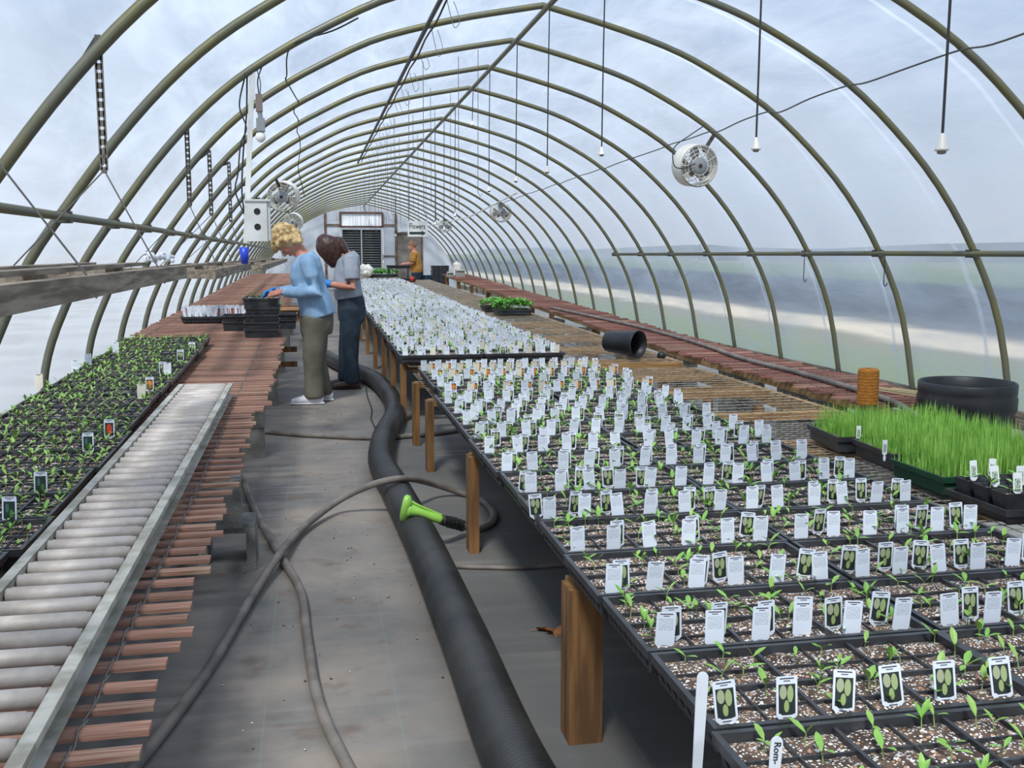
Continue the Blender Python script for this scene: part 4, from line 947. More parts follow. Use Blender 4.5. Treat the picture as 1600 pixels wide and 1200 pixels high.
# ------------------------------------------------------------ straps, hanging shelf, cup
def strap(Y, X, top, bot, label):
    t = empty('perforated_strap', (X, Y, bot), label, 'strap', None); b_ = MB(); n = max(8, int((top - bot) / .032)); 
    for s_ in (-1, 1): b_.beam((X + s_ * .010, Y, bot), (X + s_ * .010, Y, top), .009, .003, up=(0, 1, 0))
    for i in range(n + 1): z = bot + (top - bot) * i / n; b_.beam((X, Y, z - .011), (X, Y, z + .011), .02, .003, up=(0, 1, 0))
    kid(b_, 'punched_bar', 'strap', t)
    hz = arch(X, Y); b_ = MB(); b_.beam((X, Y, top), (arch_near(X, Y)), .02, .01, up=(0, 1, 0)); kid(b_, 'hoop_clamp', 'dark_steel', t); return t
def arch_near(X, Y):
    best = min(PROF, key=lambda p: (p[0] - X + .09) ** 2 + (p[1] * sc(Y) - arch(X - .09, Y)) ** 2); return (best[0], Y, best[1] * sc(Y))
for i, (Y, X, top, bot, lab) in enumerate(((2.74, -.80, 1.85, 1.54, 'perforated steel strap hanging from the hoop above the near end of the wooden shelf'), (3.96, -.73, 2.0, 1.54, 'long perforated steel strap with two wires down to the wooden shelf'), (6.4, -.71, 1.97, 1.52, 'perforated steel strap hanging between the shelf frames'), (7.62, -.70, 1.95, 1.51, 'perforated steel strap next to the box pole'), (8.84, -.66, 1.97, 1.5, 'perforated steel strap just behind the box pole'), (11.28, -.66, 1.95, 1.5, 'perforated steel strap beyond the pole'), (13.72, -.66, 1.93, 1.5, 'farthest perforated steel strap over the shelf'))):
    strap(Y, X, top, bot, lab)
def rack(Y0, Y1, X0, X1, z, label, cross, planks=()):
    t = empty('hanging_shelf', ((X0 + X1) / 2, Y0, z), label, 'shelf')
    for X in (X0, X1): b_ = MB(); b_.beam((X, Y0, z), (X, Y1, z), .04, .055); kid(b_, 'long_beam', 'grey_wood', t)
    for yy in cross: b_ = MB(); b_.beam((X0, yy, z + .002), (X1, yy, z + .002), .04, .05); kid(b_, 'cross_beam', 'grey_wood', t)
    for X in planks: b_ = MB(); b_.beam((X, Y0 + .1, z + .035), (X, Y1 - .1, z + .035), .06, .014); kid(b_, 'plank', 'grey_wood', t)
    return t
s1 = rack(1.2, 4.66, -1.06, -.56, 1.163, 'weathered wooden hanging shelf frame carrying the heap of white petals', (1.6, 2.9, 4.0), (-.72, -.92))
s2 = rack(5.98, 9.4, -1.06, -.56, 1.122, 'weathered wooden hanging shelf frame carrying the blue cup', (6.02, 7.6, 9.2), (-.8,))
s3 = rack(9.55, 18.8, -1.0, -.47, 1.10, 'weathered wooden hanging shelf frame reaching toward the far end', (9.6, 12, 15, 18.6), (-.7,))
def wires(par, Y, zt, X=-.73):
    for Xe in (-.56, -1.06):
        b_ = MB(); b_.tube([(X, Y, zt), (Xe, Y, par.location.z + .03), (Xe + (.022 if Xe > -.8 else -.022), Y, par.location.z - .03)], .0028, 5); kid(b_, 'hanger_wire', 'wire', par)
wires(s1, 2.74, 1.54, -.80); wires(s1, 3.96, 1.54); wires(s2, 6.4, 1.52, -.71); wires(s2, 7.62, 1.51, -.7); wires(s2, 8.84, 1.5, -.66); wires(s3, 11.28, 1.5, -.66); wires(s3, 13.72, 1.5, -.66)
b = MB(); b.lathe([(.026, 0), (.042, .135), (.039, .135), (.024, .006)], 20, cap0=True); b.add([(.024 * math.cos(2 * math.pi * k / 20), .024 * math.sin(2 * math.pi * k / 20), .006) for k in range(20)], [tuple(range(20))])
o = b.obj('plastic_cup', 'blue_cup', smooth=True); o.location = (-.555, 8.75, 1.15); tag(o, 'blue plastic cup standing on the hanging shelf under the box', 'cup')
b = MB()
for _ in range(42): b.ball((U(-.09, .09), U(-.12, .12), U(0, .035)), (U(.012, .022), U(.012, .022), U(.006, .014)), nu=7, nv=5, rot=Matrix.Rotation(U(0, 3), 3, 'X'))
o = b.obj('white_petals', 'stick'); o.location = (-.63, 4.5, 1.212); o.scale = (.55, .7, .8); o.rotation_euler.z = .3; tag(o, 'heap of crumpled white tags and petals on the near hanging shelf', 'petals', kind='stuff')

# pole with white twin-hole box, socket and bulb
pole = empty('control_box_pole', (-.37, 6.4, 1.3), 'white control box with two round holes hanging on a white pole from a hoop', 'control box')
b = MB(); b.beam((-.325, 6.4, 2.30), (-.395, 6.4, 1.30), .03, .02, up=(0, 1, 0)); kid(b, 'pole', 'white_paint', pole)
b = MB(); b.beam((-.325, 6.4, 2.29), (-.345, 6.4, 2.31), .03, .02, up=(0, 1, 0)); b.tube([(-.36, 6.36, 2.28), (-.36, 6.44, 2.28)], .01, 8); kid(b, 'hoop_clamp', 'dark_steel', pole)
bx = MB(); bx.box((-.385, 6.30, 1.31), (-.262, 6.42, 1.545)); bxo = kid(bx, 'box', 'white_paint', pole)
b = MB(); b.box((-.262, 6.315, 1.315), (-.245, 6.41, 1.55)); o = b.obj('side_lid', 'white_paint', bxo)
b = MB(); b.box((-.392, 6.29, 1.545), (-.24, 6.43, 1.556)); b.obj('top_lid', 'white_paint', bxo)
for z in (1.485, 1.395):
    b = MB(); b.tube([(-.318, 6.31, z), (-.318, 6.297, z)], .019, 18); b.obj('round_hole', 'ink', bxo)
sock = empty('bulb_socket', (-.288, 6.38, 1.9), 'bulb socket with a white bulb hanging beside the white pole', 'lamp')
b = MB(); b.box((-.31, 6.36, 2.07), (-.272, 6.4, 2.17)); kid(b, 'outlet_box', 'brown_box', sock)
b = MB(); b.tube([(-.29, 6.38, 2.07), (-.283, 6.38, 2.02)], .014, 8); b.box((-.31, 6.35, 1.955), (-.262, 6.41, 2.03)); kid(b, 'socket', 'grey_plastic', sock)
b = MB(); b.ball((-.288, 6.38, 1.925), (.03, .03, .034), nu=16, nv=10); kid(b, 'bulb', 'bulb', sock, True)
b = MB(); b.tube(cr([(-.29, 6.38, 2.17), (-.295, 6.38, 2.25), (-.27, 6.4, 2.33)], 4), .004, 5); b.tube(cr([(-.284, 6.38, 2.17), (-.28, 6.38, 2.24), (-.30, 6.4, 2.32)], 4), .003, 5); kid(b, 'flex', 'cord', sock)
# loose cords looped beside the pole
for i, (pp, lab) in enumerate((([(383, 118), (374, 165), (385, 200), (376, 225), (372, 270), (368, 300), (385, 342)], 'black cord looping down the wall side of the white pole'), ([(386, 118), (385, 180), (380, 240), (378, 300), (383, 340)], 'straight black cord hanging along the white pole'))):
    b = MB(); b.tube(cr([ony(x, y, 6.42 + .02 * i) for x, y in pp], 5), .005, 6); tag(b.obj('power_cord', 'cord', smooth=True), lab, 'cord')
pts = [ony(x, y, Y) for x, y, Y in ((560, 28, 6.42), (520, 48, 6.42), (455, 72, 6.42), (448, 118, 7.5), (447, 125, 7.62), (462, 152, 8.6), (466, 160, 8.84), (459, 174, 9.4), (466, 188, 10.06), (464, 205, 10.7), (468, 215, 11.28), (469, 235, 12.5), (466, 262, 13), (472, 290, 13.7), (476, 308, 14.2))]
b = MB(); b.tube(cr(pts, 5), .005, 6); tag(b.obj('power_cord', 'cord', smooth=True), 'wavy dark cable strung from hoop to hoop on the left toward the fan', 'cord')
pts = []
hl = [y for y in HY if 2 < y < 21]
for i, y in enumerate(hl):
    X = 3.47 + .008 * max(0, y - 6); pts.append((X, y, arch(X, y) - .03))
    if i + 1 < len(hl): pts.append((X - .02, y + .45, arch(X, y) - .045)); pts.append((X - .03, y + .9, arch(X, y) - .06 + U(-.02, .02)))
b = MB(); b.tube(cr(pts, 4), .0055, 6); tag(b.obj('power_cord', 'cable', smooth=True), 'dark cable strung from hoop to hoop along the right side of the roof', 'cord')

# ------------------------------------------------------------ hanging lamp sockets
def pendant(X, Y, zb, label, group, s_=1.):
    zt = arch(X, Y) - (.06 if X < 1.75 else .02); t = empty('pendant_socket', (X, Y, zb), label, 'lamp socket', group)
    b_ = MB(); b_.tube([(X + .012, Y, zt), (X + .004, Y, (zt + zb) / 2), (X, Y, zb + .09 * s_)], .0075 * s_, 6); kid(b_, 'cord', 'cord', t)
    b_ = MB(); b_.lathe([(.010 * s_, .095 * s_), (.014 * s_, .09 * s_), (.026 * s_, .03 * s_), (.033 * s_, .022 * s_), (.033 * s_, .014 * s_), (.022 * s_, .012 * s_)], 14, (X, Y, zb), cap0=False); kid(b_, 'socket', 'white_plastic', t, True)
    b_ = MB(); b_.lathe([(.022 * s_, .014 * s_), (.02 * s_, 0), (.008 * s_, -.003 * s_)], 12, (X, Y, zb), cap1=True); kid(b_, 'rim', 'brown_box', t); return t
PEND = [(1471, 240), (1181, 237), (940, 244), (855, 271), (806, 285), (764, 300), (738, 197), (711, 339), (694, 360), (680, 352)]
for i, (px, py) in enumerate(PEND):
    p = onx(px, py, 1.66)
    pendant(1.66, p.y, p.z, {0: 'white lamp socket hanging lowest of its row on a thick black cord', 1: 'white lamp socket hanging second in the ridge row on a black cord', 2: 'white lamp socket hanging third in the ridge row on a black cord', 6: 'white lamp socket on the shortest cord of the ridge row'}.get(i, 'small white lamp socket hanging on a black cord in the ridge row'), None if i in (0, 1, 2, 6) else 'hanging sockets in the ridge row', .56)
for Y, z in ((20, 1.72), (24, 1.7), (28, 1.65)):
    pendant(2.35 if Y < 22 else 2.2, Y, z, 'small far lamp socket hanging on a cord above the far table', 'far hanging sockets', .75)
# overhead pipe with wire loops, left of the ridge
op = empty('overhead_pipe', (.8, 3, 2.78), 'thin overhead pipe with looped wires under the hoops', 'pipe')
b = MB(); b.tube([(.83 - .004 * (y - 3), y, arch(.8, y) - .05) for y in (2.5, 7, 12, 17.6)], .016, 8); kid(b, 'pipe', 'dark_steel', op, True)
b = MB(); b.tube([(.88 - .004 * (y - 3), y, arch(.8, y) - .04 + .012 * math.sin(y * 5)) for y in [2.5 + .3 * i for i in range(51)]], .007, 6); kid(b, 'cable', 'cord', op)
for i in range(13):
    y = 6.6 + .85 * i; X = .86; z = arch(.8, y) - .05; h = U(.12, .22); b = MB()
    b.tube(cr([(X, y, z), (X + .025, y + .03, z - h * .5), (X + .045, y, z - h), (X + .075, y - .02, z - h * .8), (X + .06, y, z - h * .3), (X + .04, y, z)], 4), .0025, 4); kid(b, 'wire_loop', 'wire', op)
k = 0
for i in range(12):
    for X in (1.02, 1.25, 1.48):
        y = 9.2 + 1.75 * i + U(-.3, .3); XX = X + U(-.06, .06); zt = arch(XX, y) - .01; zb = U(1.55, 1.8); b = MB(); b.tube([(XX, y, zt), (XX + U(-.01, .01), y, zb + .04), (XX + .015, y, zb), (XX + .03, y, zb + .03)], .0028, 4)
        tag(b.obj('hanger_wire', 'wire'), 'thin straight wire with a hook hanging from a hoop above the tables', 'wire', 'hanging hook wires')
for px, py, Y in ((1257, 398, 8.84), (1381, 398, 7.62)):
    p = ony(px, py, Y); b = MB(); b.tube(cr([(p.x - .06, Y - .12, 1.235), (p.x - .06, Y - .12, 1.1), (p.x - .06, Y - .12, 1.0), (p.x - .045, Y - .12, .975), (p.x - .03, Y - .12, 1.0)], 4), .004, 5); tag(b.obj('wire_hook', 'cord'), 'bent wire hook hanging from the right purlin', 'hook', 'hooks on the right purlin')

# ------------------------------------------------------------ circulation fans
def fan(name, c, r, yaw, label, clampto):
    t = empty(name, c, label, 'fan', None, rz=yaw); t.rotation_euler.x = .12
    dpt = r * .95
    def ly(b_): return b_.xf(Matrix.Rotation(-HP, 4, 'X'))     # z axis -> y axis
    b_ = MB(); b_.lathe([(r * .97, -dpt / 2), (r, -dpt / 2 + .01), (r * .98, 0), (r, dpt / 2 - .01), (r * .97, dpt / 2), (r * .94, dpt / 2 - .01), (r * .93, 0), (r * .94, -dpt / 2)], 32); ly(b_).obj('housing', 'white_plastic', t, True)
    for s_, nm in ((-1, 'rear_guard'), (1, 'front_guard')):
        b_ = MB()
        for k in range(5):
            rr = r * (.25 + .17 * k); z = s_ * (dpt / 2 + (.02 * (1 - (rr / r) ** 2))); b_.tube([(rr * math.cos(2 * math.pi * i / 28), rr * math.sin(2 * math.pi * i / 28), z) for i in range(28)], .0022, 4, closed=True)
        for k in range(12): a = 2 * math.pi * k / 12; b_.tube([(r * .2 * math.cos(a), r * .2 * math.sin(a), s_ * (dpt / 2 + .02)), (r * .97 * math.cos(a), r * .97 * math.sin(a), s_ * dpt / 2)], .0025, 4)
        ly(b_).obj(nm, 'white_plastic', t)
    b_ = MB(); b_.lathe([(r * .36, -dpt * .62), (r * .38, -dpt * .6), (r * .38, -dpt * .2), (r * .3, -dpt * .1)], 20, cap0=True, cap1=True); ly(b_).obj('motor', 'grey_plastic', t, True)
    for a in (.7, 2.4):
        b_ = MB(); b_.beam((r * .3 * math.cos(a), r * .3 * math.sin(a), -dpt * .5), (r * .6 * math.cos(a), r * .6 * math.sin(a), -dpt * .5), .05 * r / .2, .03); ly(b_).obj('motor_mount', 'dark_steel', t)
    b_ = MB(); b_.lathe([(r * .1, -dpt * .64), (r * .06, -dpt * .64)], 10, cap1=True, cap0=True); ly(b_).obj('shaft', 'rust', t)
    for k in range(3):
        b_ = MB(); vs = []
        for i in range(7):
            tt = .15 + .75 * i / 6
            for s_ in (-1, 1):
                a = 2 * math.pi * k / 3 + .5 + s_ * (.5 * math.sin(math.pi * min(1, tt * 1.05)) + .12); vs.append((r * tt * math.cos(a), r * tt * math.sin(a), s_ * .03 + .01))
        b_.add(vs, [(2 * i, 2 * i + 1, 2 * i + 3, 2 * i + 2) for i in range(6)]); ly(b_).obj('blade', 'blade_grey', t, True)
    b_ = MB(); q = t.matrix_basis.inverted() @ Vector(clampto); e = q.normalized() * r; b_.beam(e, q, .035, .012); b_.tube([e * .98, e * 1.12], .012, 6); b_.obj('bracket', 'dark_steel', t)
    return t
def cl(X, Y): return (X, Y, arch(X, Y))
fan('circulation_fan', (3.31, 8.7, 2.0), .185, .12, 'white circulation fan with grey motor, biggest of those hung on the right hoops', cl(3.55, 8.84))
fan('circulation_fan', (3.63, 20, 2.02), .2, .1, 'white circulation fan hung between the biggest right fan and the sign', cl(3.75, 19.8))
fan('circulation_fan', (3.6, 28.5, 1.97), .19, .1, 'small white circulation fan beyond the hanging sign', cl(3.7, 28.3))
fan('circulation_fan', (-.36, 14, 1.97), .2, -.25, 'white circulation fan hung on the left hoops beyond the box pole', cl(-.45, 13.72))
fan('circulation_fan', (-.38, 22, 1.86), .19, -.2, 'farther white circulation fan on the left, half behind the blond woman', cl(-.5, 22.3))
b = MB(); b.tube(cr([(3.43, 8.84, 2.35), (3.30, 8.8, 2.27), (3.12, 8.7, 2.15), (3.09, 8.62, 2.0), (3.14, 8.56, 1.96), (3.25, 8.52, 2.0)], 5), .005, 6); tag(b.obj('power_cord', 'cord', smooth=True), 'black cord looping down to the biggest right fan', 'cord')
b = MB(); p0 = Vector((3.4, 20.2, 1.9)); b.tube([(2.2, 27, 1.75), (3.3, 22, 1.98), (3.42, 17.2, 2.24)], .012, 6); tag(b.obj('white_conduit', 'white_plastic'), 'thin white pipe running beyond the sign past the fans', 'pipe')

# ------------------------------------------------------------ sign
sg = empty('hanging_sign', (1.90, 19, 1.52), 'white hanging sign reading Flowers over a dark arrow pointing right', 'sign')
b = MB(); b.box((1.715, 19, 1.52), (2.085, 19.012, 1.805)); kid(b, 'board', 'white_paint', sg)
me = text_mesh('Flowers', .115, .002); me.materials.append(M['ink']); o = ob('lettering', me, sg); o.rotation_euler = (HP, .04, 0); o.scale = (.80, 1.2, 1); o.location = Vector((1.742, 18.998, 1.672)) - sg.location
b = MB(); P = [(1.745, 1.563), (1.745, 1.608), (1.97, 1.608), (1.97, 1.628), (2.05, 1.585), (1.97, 1.543), (1.97, 1.563)]; n = len(P); b.add([(x, 18.997, z) for x, z in P] + [(x, 19.0, z) for x, z in P], [tuple(range(n))] + [(i, i + n, (i + 1) % n + n, (i + 1) % n) for i in range(n)]); kid(b, 'arrow', 'arrow', sg)
for X in (1.74, 2.06): b = MB(); b.tube([(X, 19.006, 1.8), (X, 19.0, arch(X, 19) - .01)], .003, 4); kid(b, 'hanger_wire', 'wire', sg)

# ------------------------------------------------------------ far end clutter
cb = empty('cross_bench', (1.8, 25.9, 0), 'low timber bench across the far end holding flats', 'bench')
b = MB(); b.box((.55, 25.2, .57), (2.05, 26.6, .609)); kid(b, 'bench_top', 'grey_wood', cb)
for X in (.62, 1.98):
    for Y in (25.27, 26.53): b = MB(); b.box((X - .045, Y - .045, 0), (X + .045, Y + .045, .57)); kid(b, 'leg', 'wood', cb)
for X, Y, L, lab in ((1.62, 23.2, .6, 'flat of dark soil on the far table under the raised flat'), (2.1, 23.25, .33, 'short flat of dark soil on the far table near the red cup')):
    t, a, c, H = deep_flat('soil_flat', X, Y, zT(23.2) + .003, 'black_plastic', lab, L, .34)
ps = empty('potting_stand', (1.92, 23.75, zT(23.7)), 'small dark stand holding up a flat in front of the woman in mustard', 'stand')
b = MB(); b.box((1.66, 23.55, .86), (2.18, 23.95, .885)); kid(b, 'top', 'dark_steel', ps)
for X in (1.7, 2.14):
    for Y in (23.6, 23.9): b = MB(); b.beam((X, Y, zT(23.7)), (X, Y, .86), .02, .02); kid(b, 'leg', 'dark_steel', ps)
deep_flat('soil_flat', 1.92, 23.75, .886, 'black_plastic', 'flat of soil on the stand under the hands of the woman in mustard', .56, .34, .05)
b = MB(); b.lathe([(.04, 0), (.055, .12), (.05, .12), (.036, .01)], 14, cap0=True); o = b.obj('red_cup', 'red', smooth=True); o.location = (2.16, 23.0, zT(23)); tag(o, 'small red cup on the far table', 'cup')
b = MB()
for _ in range(16): b.ball((U(-.09, .09), U(-.07, .07), U(.05, .26)), (U(.06, .1), U(.05, .09), U(.05, .1)), nu=8, nv=6, rot=Matrix.Rotation(U(0, 3), 3, 'Y'))
BAG = b
zz = 0
for i in range(7):
    t = stackbox(3.02, 24.95, .13 * i, .42, .34, .129, 'black crate in the tall stack by the woman in mustard', 'stacked black crates at the far end', True)
for X in (2.62, 2.85):
    b = MB(); ring_shell(b, [(.11, .13, 0), (.125, .15, .64), (.135, .16, .645), (.135, .16, .67), (.118, .145, .67), (.1, .12, .02)]); o = b.obj('storage_bin', 'blue_bin'); o.location = (X, 25.35, 0); o.scale.x = .8; tag(o, 'dark blue plastic bin beside the stacked crates', 'bin', 'blue bins by the crates')
z0 = zR(23.5) + .001
jug = empty('white_jug', (3.25, 23.6, z0), 'tall white plastic jug standing on the far end of the right bench', 'jug')
b = MB(); ring_shell(b, [(.075, .06, 0), (.08, .065, .02), (.08, .065, .26), (.055, .05, .30)]); b.lathe([(.03, .29), (.03, .33), (.022, .335)], 12, cap1=True); b.obj('jug_body', 'white_plastic', jug)
b = MB(); b.tube(cr([(.05, 0, .27), (.1, 0, .25), (.095, 0, .12), (.075, 0, .1)], 4), .012, 6); b.obj('handle', 'white_plastic', jug)
for X, Y, w, h, lab in ((3.0, 22.9, .13, .1, 'low grey carton beside the bigger carton on the red slat bench'), (3.22, 22.85, .2, .15, 'grey carton in front of the white jug')):
    b = MB(); b.box((-w / 2, -.08, 0), (w / 2, .08, h)); b.beam((-w / 2, -.09, h), (w / 2, -.09, h), .05, .003, up=(0, -.6, 1)); b.beam((-w / 2, .09, h), (w / 2, .09, h), .05, .003, up=(0, .6, 1)); o = b.obj('carton', 'grey_box'); o.location = (X, Y, zR(Y) + .001); tag(o, lab, 'box')

# ------------------------------------------------------------ people
FOLD = bpy.data.textures.new('cloth_folds', 'CLOUDS'); FOLD.noise_scale = .13; FOLD.noise_depth = 1
CURL = bpy.data.textures.new('hair_locks', 'CLOUDS'); CURL.noise_scale = .035; CURL.noise_depth = 1
def blend(b_, name, m, par, voxel, it=3, disp=0, tex=None):
    "weld overlapping shapes into one smooth skin"
    me = b_.mesh(name, m); t_ = bpy.data.objects.new('t', me); col.objects.link(t_)
    r_ = t_.modifiers.new('r', 'REMESH'); r_.mode = 'VOXEL'; r_.voxel_size = voxel
    s_ = t_.modifiers.new('s', 'SMOOTH'); s_.iterations = it; s_.factor = .5
    if disp: d_ = t_.modifiers.new('d', 'DISPLACE'); d_.texture = tex or FOLD; d_.strength = disp; d_.mid_level = .5; d_.texture_coords = 'LOCAL'
    out = bpy.data.meshes.new_from_object(t_.evaluated_get(bpy.context.evaluated_depsgraph_get())); bpy.data.objects.remove(t_); bpy.data.meshes.remove(me)
    out.name = name; out.polygons.foreach_set('use_smooth', [True] * len(out.polygons)); return ob(name, out, par)
def V(x, y, z): return Vector((x, y, z))
def hand(b_, wrist, d, nrm, thumb, k=1., grow=0.):
    d = d.normalized(); nrm = (nrm - d * nrm.dot(d)).normalized(); s_ = d.cross(nrm)
    if s_.dot(thumb) < 0: s_ = -s_
    b_.loft([(wrist - d * .02, .026 * k + grow, .019 * k + grow), (wrist + d * .02 * k, .032 * k + grow, .017 * k + grow), (wrist + d * .055 * k, .039 * k + grow, .016 * k + grow), (wrist + d * .085 * k, .038 * k + grow, .013 * k + grow)], s_, 12)
    for o, L in ((.030, .062), (.010, .073), (-.010, .068), (-.030, .052)):
        base = wrist + d * .08 * k + s_ * o * k; a = base + (d * .9 + nrm * .3).normalized() * L * .45 * k; c = a + (d * .6 + nrm * .8).normalized() * L * .32 * k; e = c + (d * .2 + nrm).normalized() * L * .25 * k
        b_.tube(cr([base, a, c, e], 2), [(.0092 + grow) * k * q for q in (1.05, 1.03, 1, .97, .95, .9, .75)], 8)
    base = wrist + d * .025 * k + s_ * .03 * k; b_.tube(cr([base, base + (s_ * .8 + d * .6 + nrm * .2).normalized() * .035 * k, base + (s_ * .5 + d * .9 + nrm * .6).normalized() * .07 * k], 3), [(.0115 + grow) * k * q for q in (1.1, 1.1, 1.05, 1, .95, .9, .7)], 8)
def head(b_, c, n_, cr_, k=1.):
    rot = Matrix((V(1, 0, 0), n_, cr_)).transposed()
    b_.ball(c, (.074 * k, .088 * k, .108 * k), nu=18, nv=14, rot=rot)
    b_.ball(c - cr_ * .055 * k + n_ * .03 * k, (.054 * k, .052 * k, .056 * k), nu=14, nv=10, rot=rot)
    b_.ball(c - cr_ * .095 * k + n_ * .055 * k, (.024 * k, .022 * k, .02 * k), rot=rot)                    # chin
    b_.tube([c + n_ * .078 * k + cr_ * .012 * k, c + n_ * .1 * k - cr_ * .016 * k, c + n_ * .107 * k - cr_ * .03 * k, c + n_ * .086 * k - cr_ * .036 * k], [.009 * k, .012 * k, .015 * k, .009 * k], 8)   # nose
    for s_ in (-1, 1):
        b_.ball(c + V(s_ * .028 * k, 0, 0) + n_ * .079 * k + cr_ * .022 * k, (.022 * k, .01 * k, .008 * k), rot=rot)    # brow
        b_.ball(c + V(s_ * .04 * k, 0, 0) + n_ * .062 * k - cr_ * .025 * k, (.022 * k, .018 * k, .022 * k), rot=rot)    # cheek
        b_.ball(c + V(s_ * .076 * k, 0, 0) - n_ * .006 * k - cr_ * .008 * k, (.009 * k, .017 * k, .028 * k), rot=rot)   # ear
    b_.ball(c + n_ * .083 * k - cr_ * .06 * k, (.022 * k, .009 * k, .006 * k), rot=rot); b_.ball(c + n_ * .082 * k - cr_ * .071 * k, (.019 * k, .009 * k, .007 * k), rot=rot)    # lips
def face_parts(par, c, n_, cr_, k=1.):
    rot = Matrix((V(1, 0, 0), n_, cr_)).transposed()
    for s_ in (-1, 1):
        b_ = MB(); b_.ball(c + V(s_ * .029 * k, 0, 0) + n_ * .08 * k + cr_ * .006 * k, (.012 * k, .007 * k, .0055 * k), rot=rot); b_.obj('eye', 'stick', par)
        b_ = MB(); b_.ball(c + V(s_ * .029 * k, 0, 0) + n_ * .085 * k + cr_ * .005 * k, (.005 * k, .004 * k, .005 * k), rot=rot); b_.obj('iris', 'ink', par)
    b_ = MB(); b_.ball(c + n_ * .088 * k - cr_ * .065 * k, (.02 * k, .005 * k, .004 * k), rot=rot); b_.obj('mouth', 'rust', par)
def person(loc, rz, label, S):
    "S: fwd/height of the joints in metres, facing local +Y"
    t = empty('person', loc, label, 'person', None, rz=rz)
    T = S['torso']       # list (y,z,halfwidth,halfdepth) from crotch level to neck base
    hc = V(0, *S['head']); n_ = V(0, *S['face']).normalized(); crn = V(0, -n_.z, n_.y)
    if crn.z < 0 and abs(n_.z) < .9: crn = -crn
    arms = {s_: [V(s_ * a[0], a[1], a[2]) for a in S['arm_r' if s_ > 0 else 'arm_l']] for s_ in (-1, 1)}
    legs = {s_: [V(s_ * a[0], a[1], a[2]) for a in S['leg_r' if s_ > 0 else 'leg_l']] for s_ in (-1, 1)}
    b_ = MB(); X = (1, 0, 0)
    b_.loft([(V(0, y, z), w * .8, d * .78) for y, z, w, d in T], X, 18)
    nb = V(0, T[-1][0], T[-1][1]); b_.loft([(nb - V(0, 0, .06), .075, .065), (nb + (hc - nb) * .3, .052, .054), (hc - crn * .05, .052, .056)], X, 14)
    head(b_, hc, n_, crn)
    for s_ in (-1, 1):
        sh, el, wr, hd = arms[s_]; b_.loft([(sh, .045, .045), ((sh + el) / 2, .041, .041), (el, .035, .035), (el * .6 + wr * .4, .034, .034), (wr, .025, .024)], (0, .3, 1), 12)
        hand(b_, wr, hd - wr, V(-s_ * .55, 0, -.8), V(-s_, .0, .5))
        hp, kn, an = legs[s_]; b_.loft([(hp + V(0, 0, .05), .075, .085), ((hp + kn) / 2, .068, .074), (kn, .05, .054), (kn * .6 + an * .4, .05, .056), (an, .033, .036)], X, 14)
        b_.loft([(an + V(0, -.05, -.045), .03, .03), (an + V(0, .04, -.05), .036, .028), (an + V(0, .14, -.06), .038, .018)], X, 10)
    blend(b_, 'body', 'skin', t, .0075, 2); face_parts(t, hc, n_, crn)
    # top
    b_ = MB(); b_.loft([(V(0, y, z), w, d) for y, z, w, d in T[S['hem']:]] , X, 22)
    for s_ in (-1, 1):
        sh, el, wr, hd = arms[s_]; q = S['sleeve']
        inner = V(s_ * .1, sh.y, sh.z + .015)
        if q == 'long': b_.loft([(inner, .065, .065), (sh, .068, .066), ((sh + el) / 2, .062, .06), (el, .063, .061), (el * .5 + wr * .5, .052, .05), (wr * .93 + el * .07, .037, .037)], (0, .3, 1), 14)
        else: e2 = sh + (el - sh) * q; b_.loft([(inner, .068, .068), (sh, .074, .072), ((sh + e2) / 2, .074, .068), (e2, .078, .068)], (0, .3, 1), 14)
    blend(b_, S['top_name'], S['top'], t, .011, 3, .012)
    # trousers
    b_ = MB(); b_.loft([(V(0, y, z), w * S.get('pw', 1.0), d * S.get('pw', 1.0)) for y, z, w, d in S['seat']], X, 20)
    for s_ in (-1, 1):
        hp, kn, an = legs[s_]; L = S['legw']; b_.loft([(hp + V(0, 0, .06), L[0], L[0] * 1.12), ((hp + kn) / 2, L[1], L[1] * 1.12), (kn, L[2], L[2] * 1.1), ((kn + an) / 2, L[3], L[3] * 1.1), (an + V(0, 0, -.035), L[4], L[4] * 1.1)], X, 16)
    blend(b_, 'trousers', S['pants'], t, .012, 3, .012)
    for s_ in (-1, 1):
        an = legs[s_][2]; b_ = MB(); z = .0
        b_.loft([(V(an.x, an.y - .075, .034), .03, .034), (V(an.x, an.y - .02, .042), .04, .042), (V(an.x, an.y + .06, .04), .042, .04), (V(an.x, an.y + .13, .032), .044, .032), (V(an.x, an.y + .185, .024), .03, .022)], X, 14); b_.loft([(V(an.x, an.y - .02, .03), .045, .055), (V(an.x, an.y - .012, .095), .04, .05)], X, 12)
        sh_ = blend(b_, 'shoe', S['shoe'], t, .008, 2)
        b_ = MB(); b_.loft([(V(an.x, an.y - .082, .009), .034, .0085), (V(an.x, an.y + .06, .009), .046, .0085), (V(an.x, an.y + .14, .009), .046, .0085), (V(an.x, an.y + .193, .009), .028, .0085)], X, 12); b_.obj('sole', S['sole'], sh_)
    for s_ in S['gloves']:
        sh, el, wr, hd = arms[s_]; b_ = MB(); hand(b_, wr, hd - wr, V(-s_ * .55, 0, -.8), V(-s_, .0, .5), 1.02, .0035); d = (wr - el).normalized(); b_.loft([(wr - d * .05, .034, .034), (wr + d * .02, .034, .03)], (0, .3, 1), 12)
        blend(b_, 'glove', 'glove', t, .0075, 2)
    # hair
    b_ = MB(); S['hairf'](b_, hc, n_, crn); blend(b_, 'hair', S['hair'], t, S.get('hvox', .008), 2, S.get('hdisp', .014), CURL)
    return t

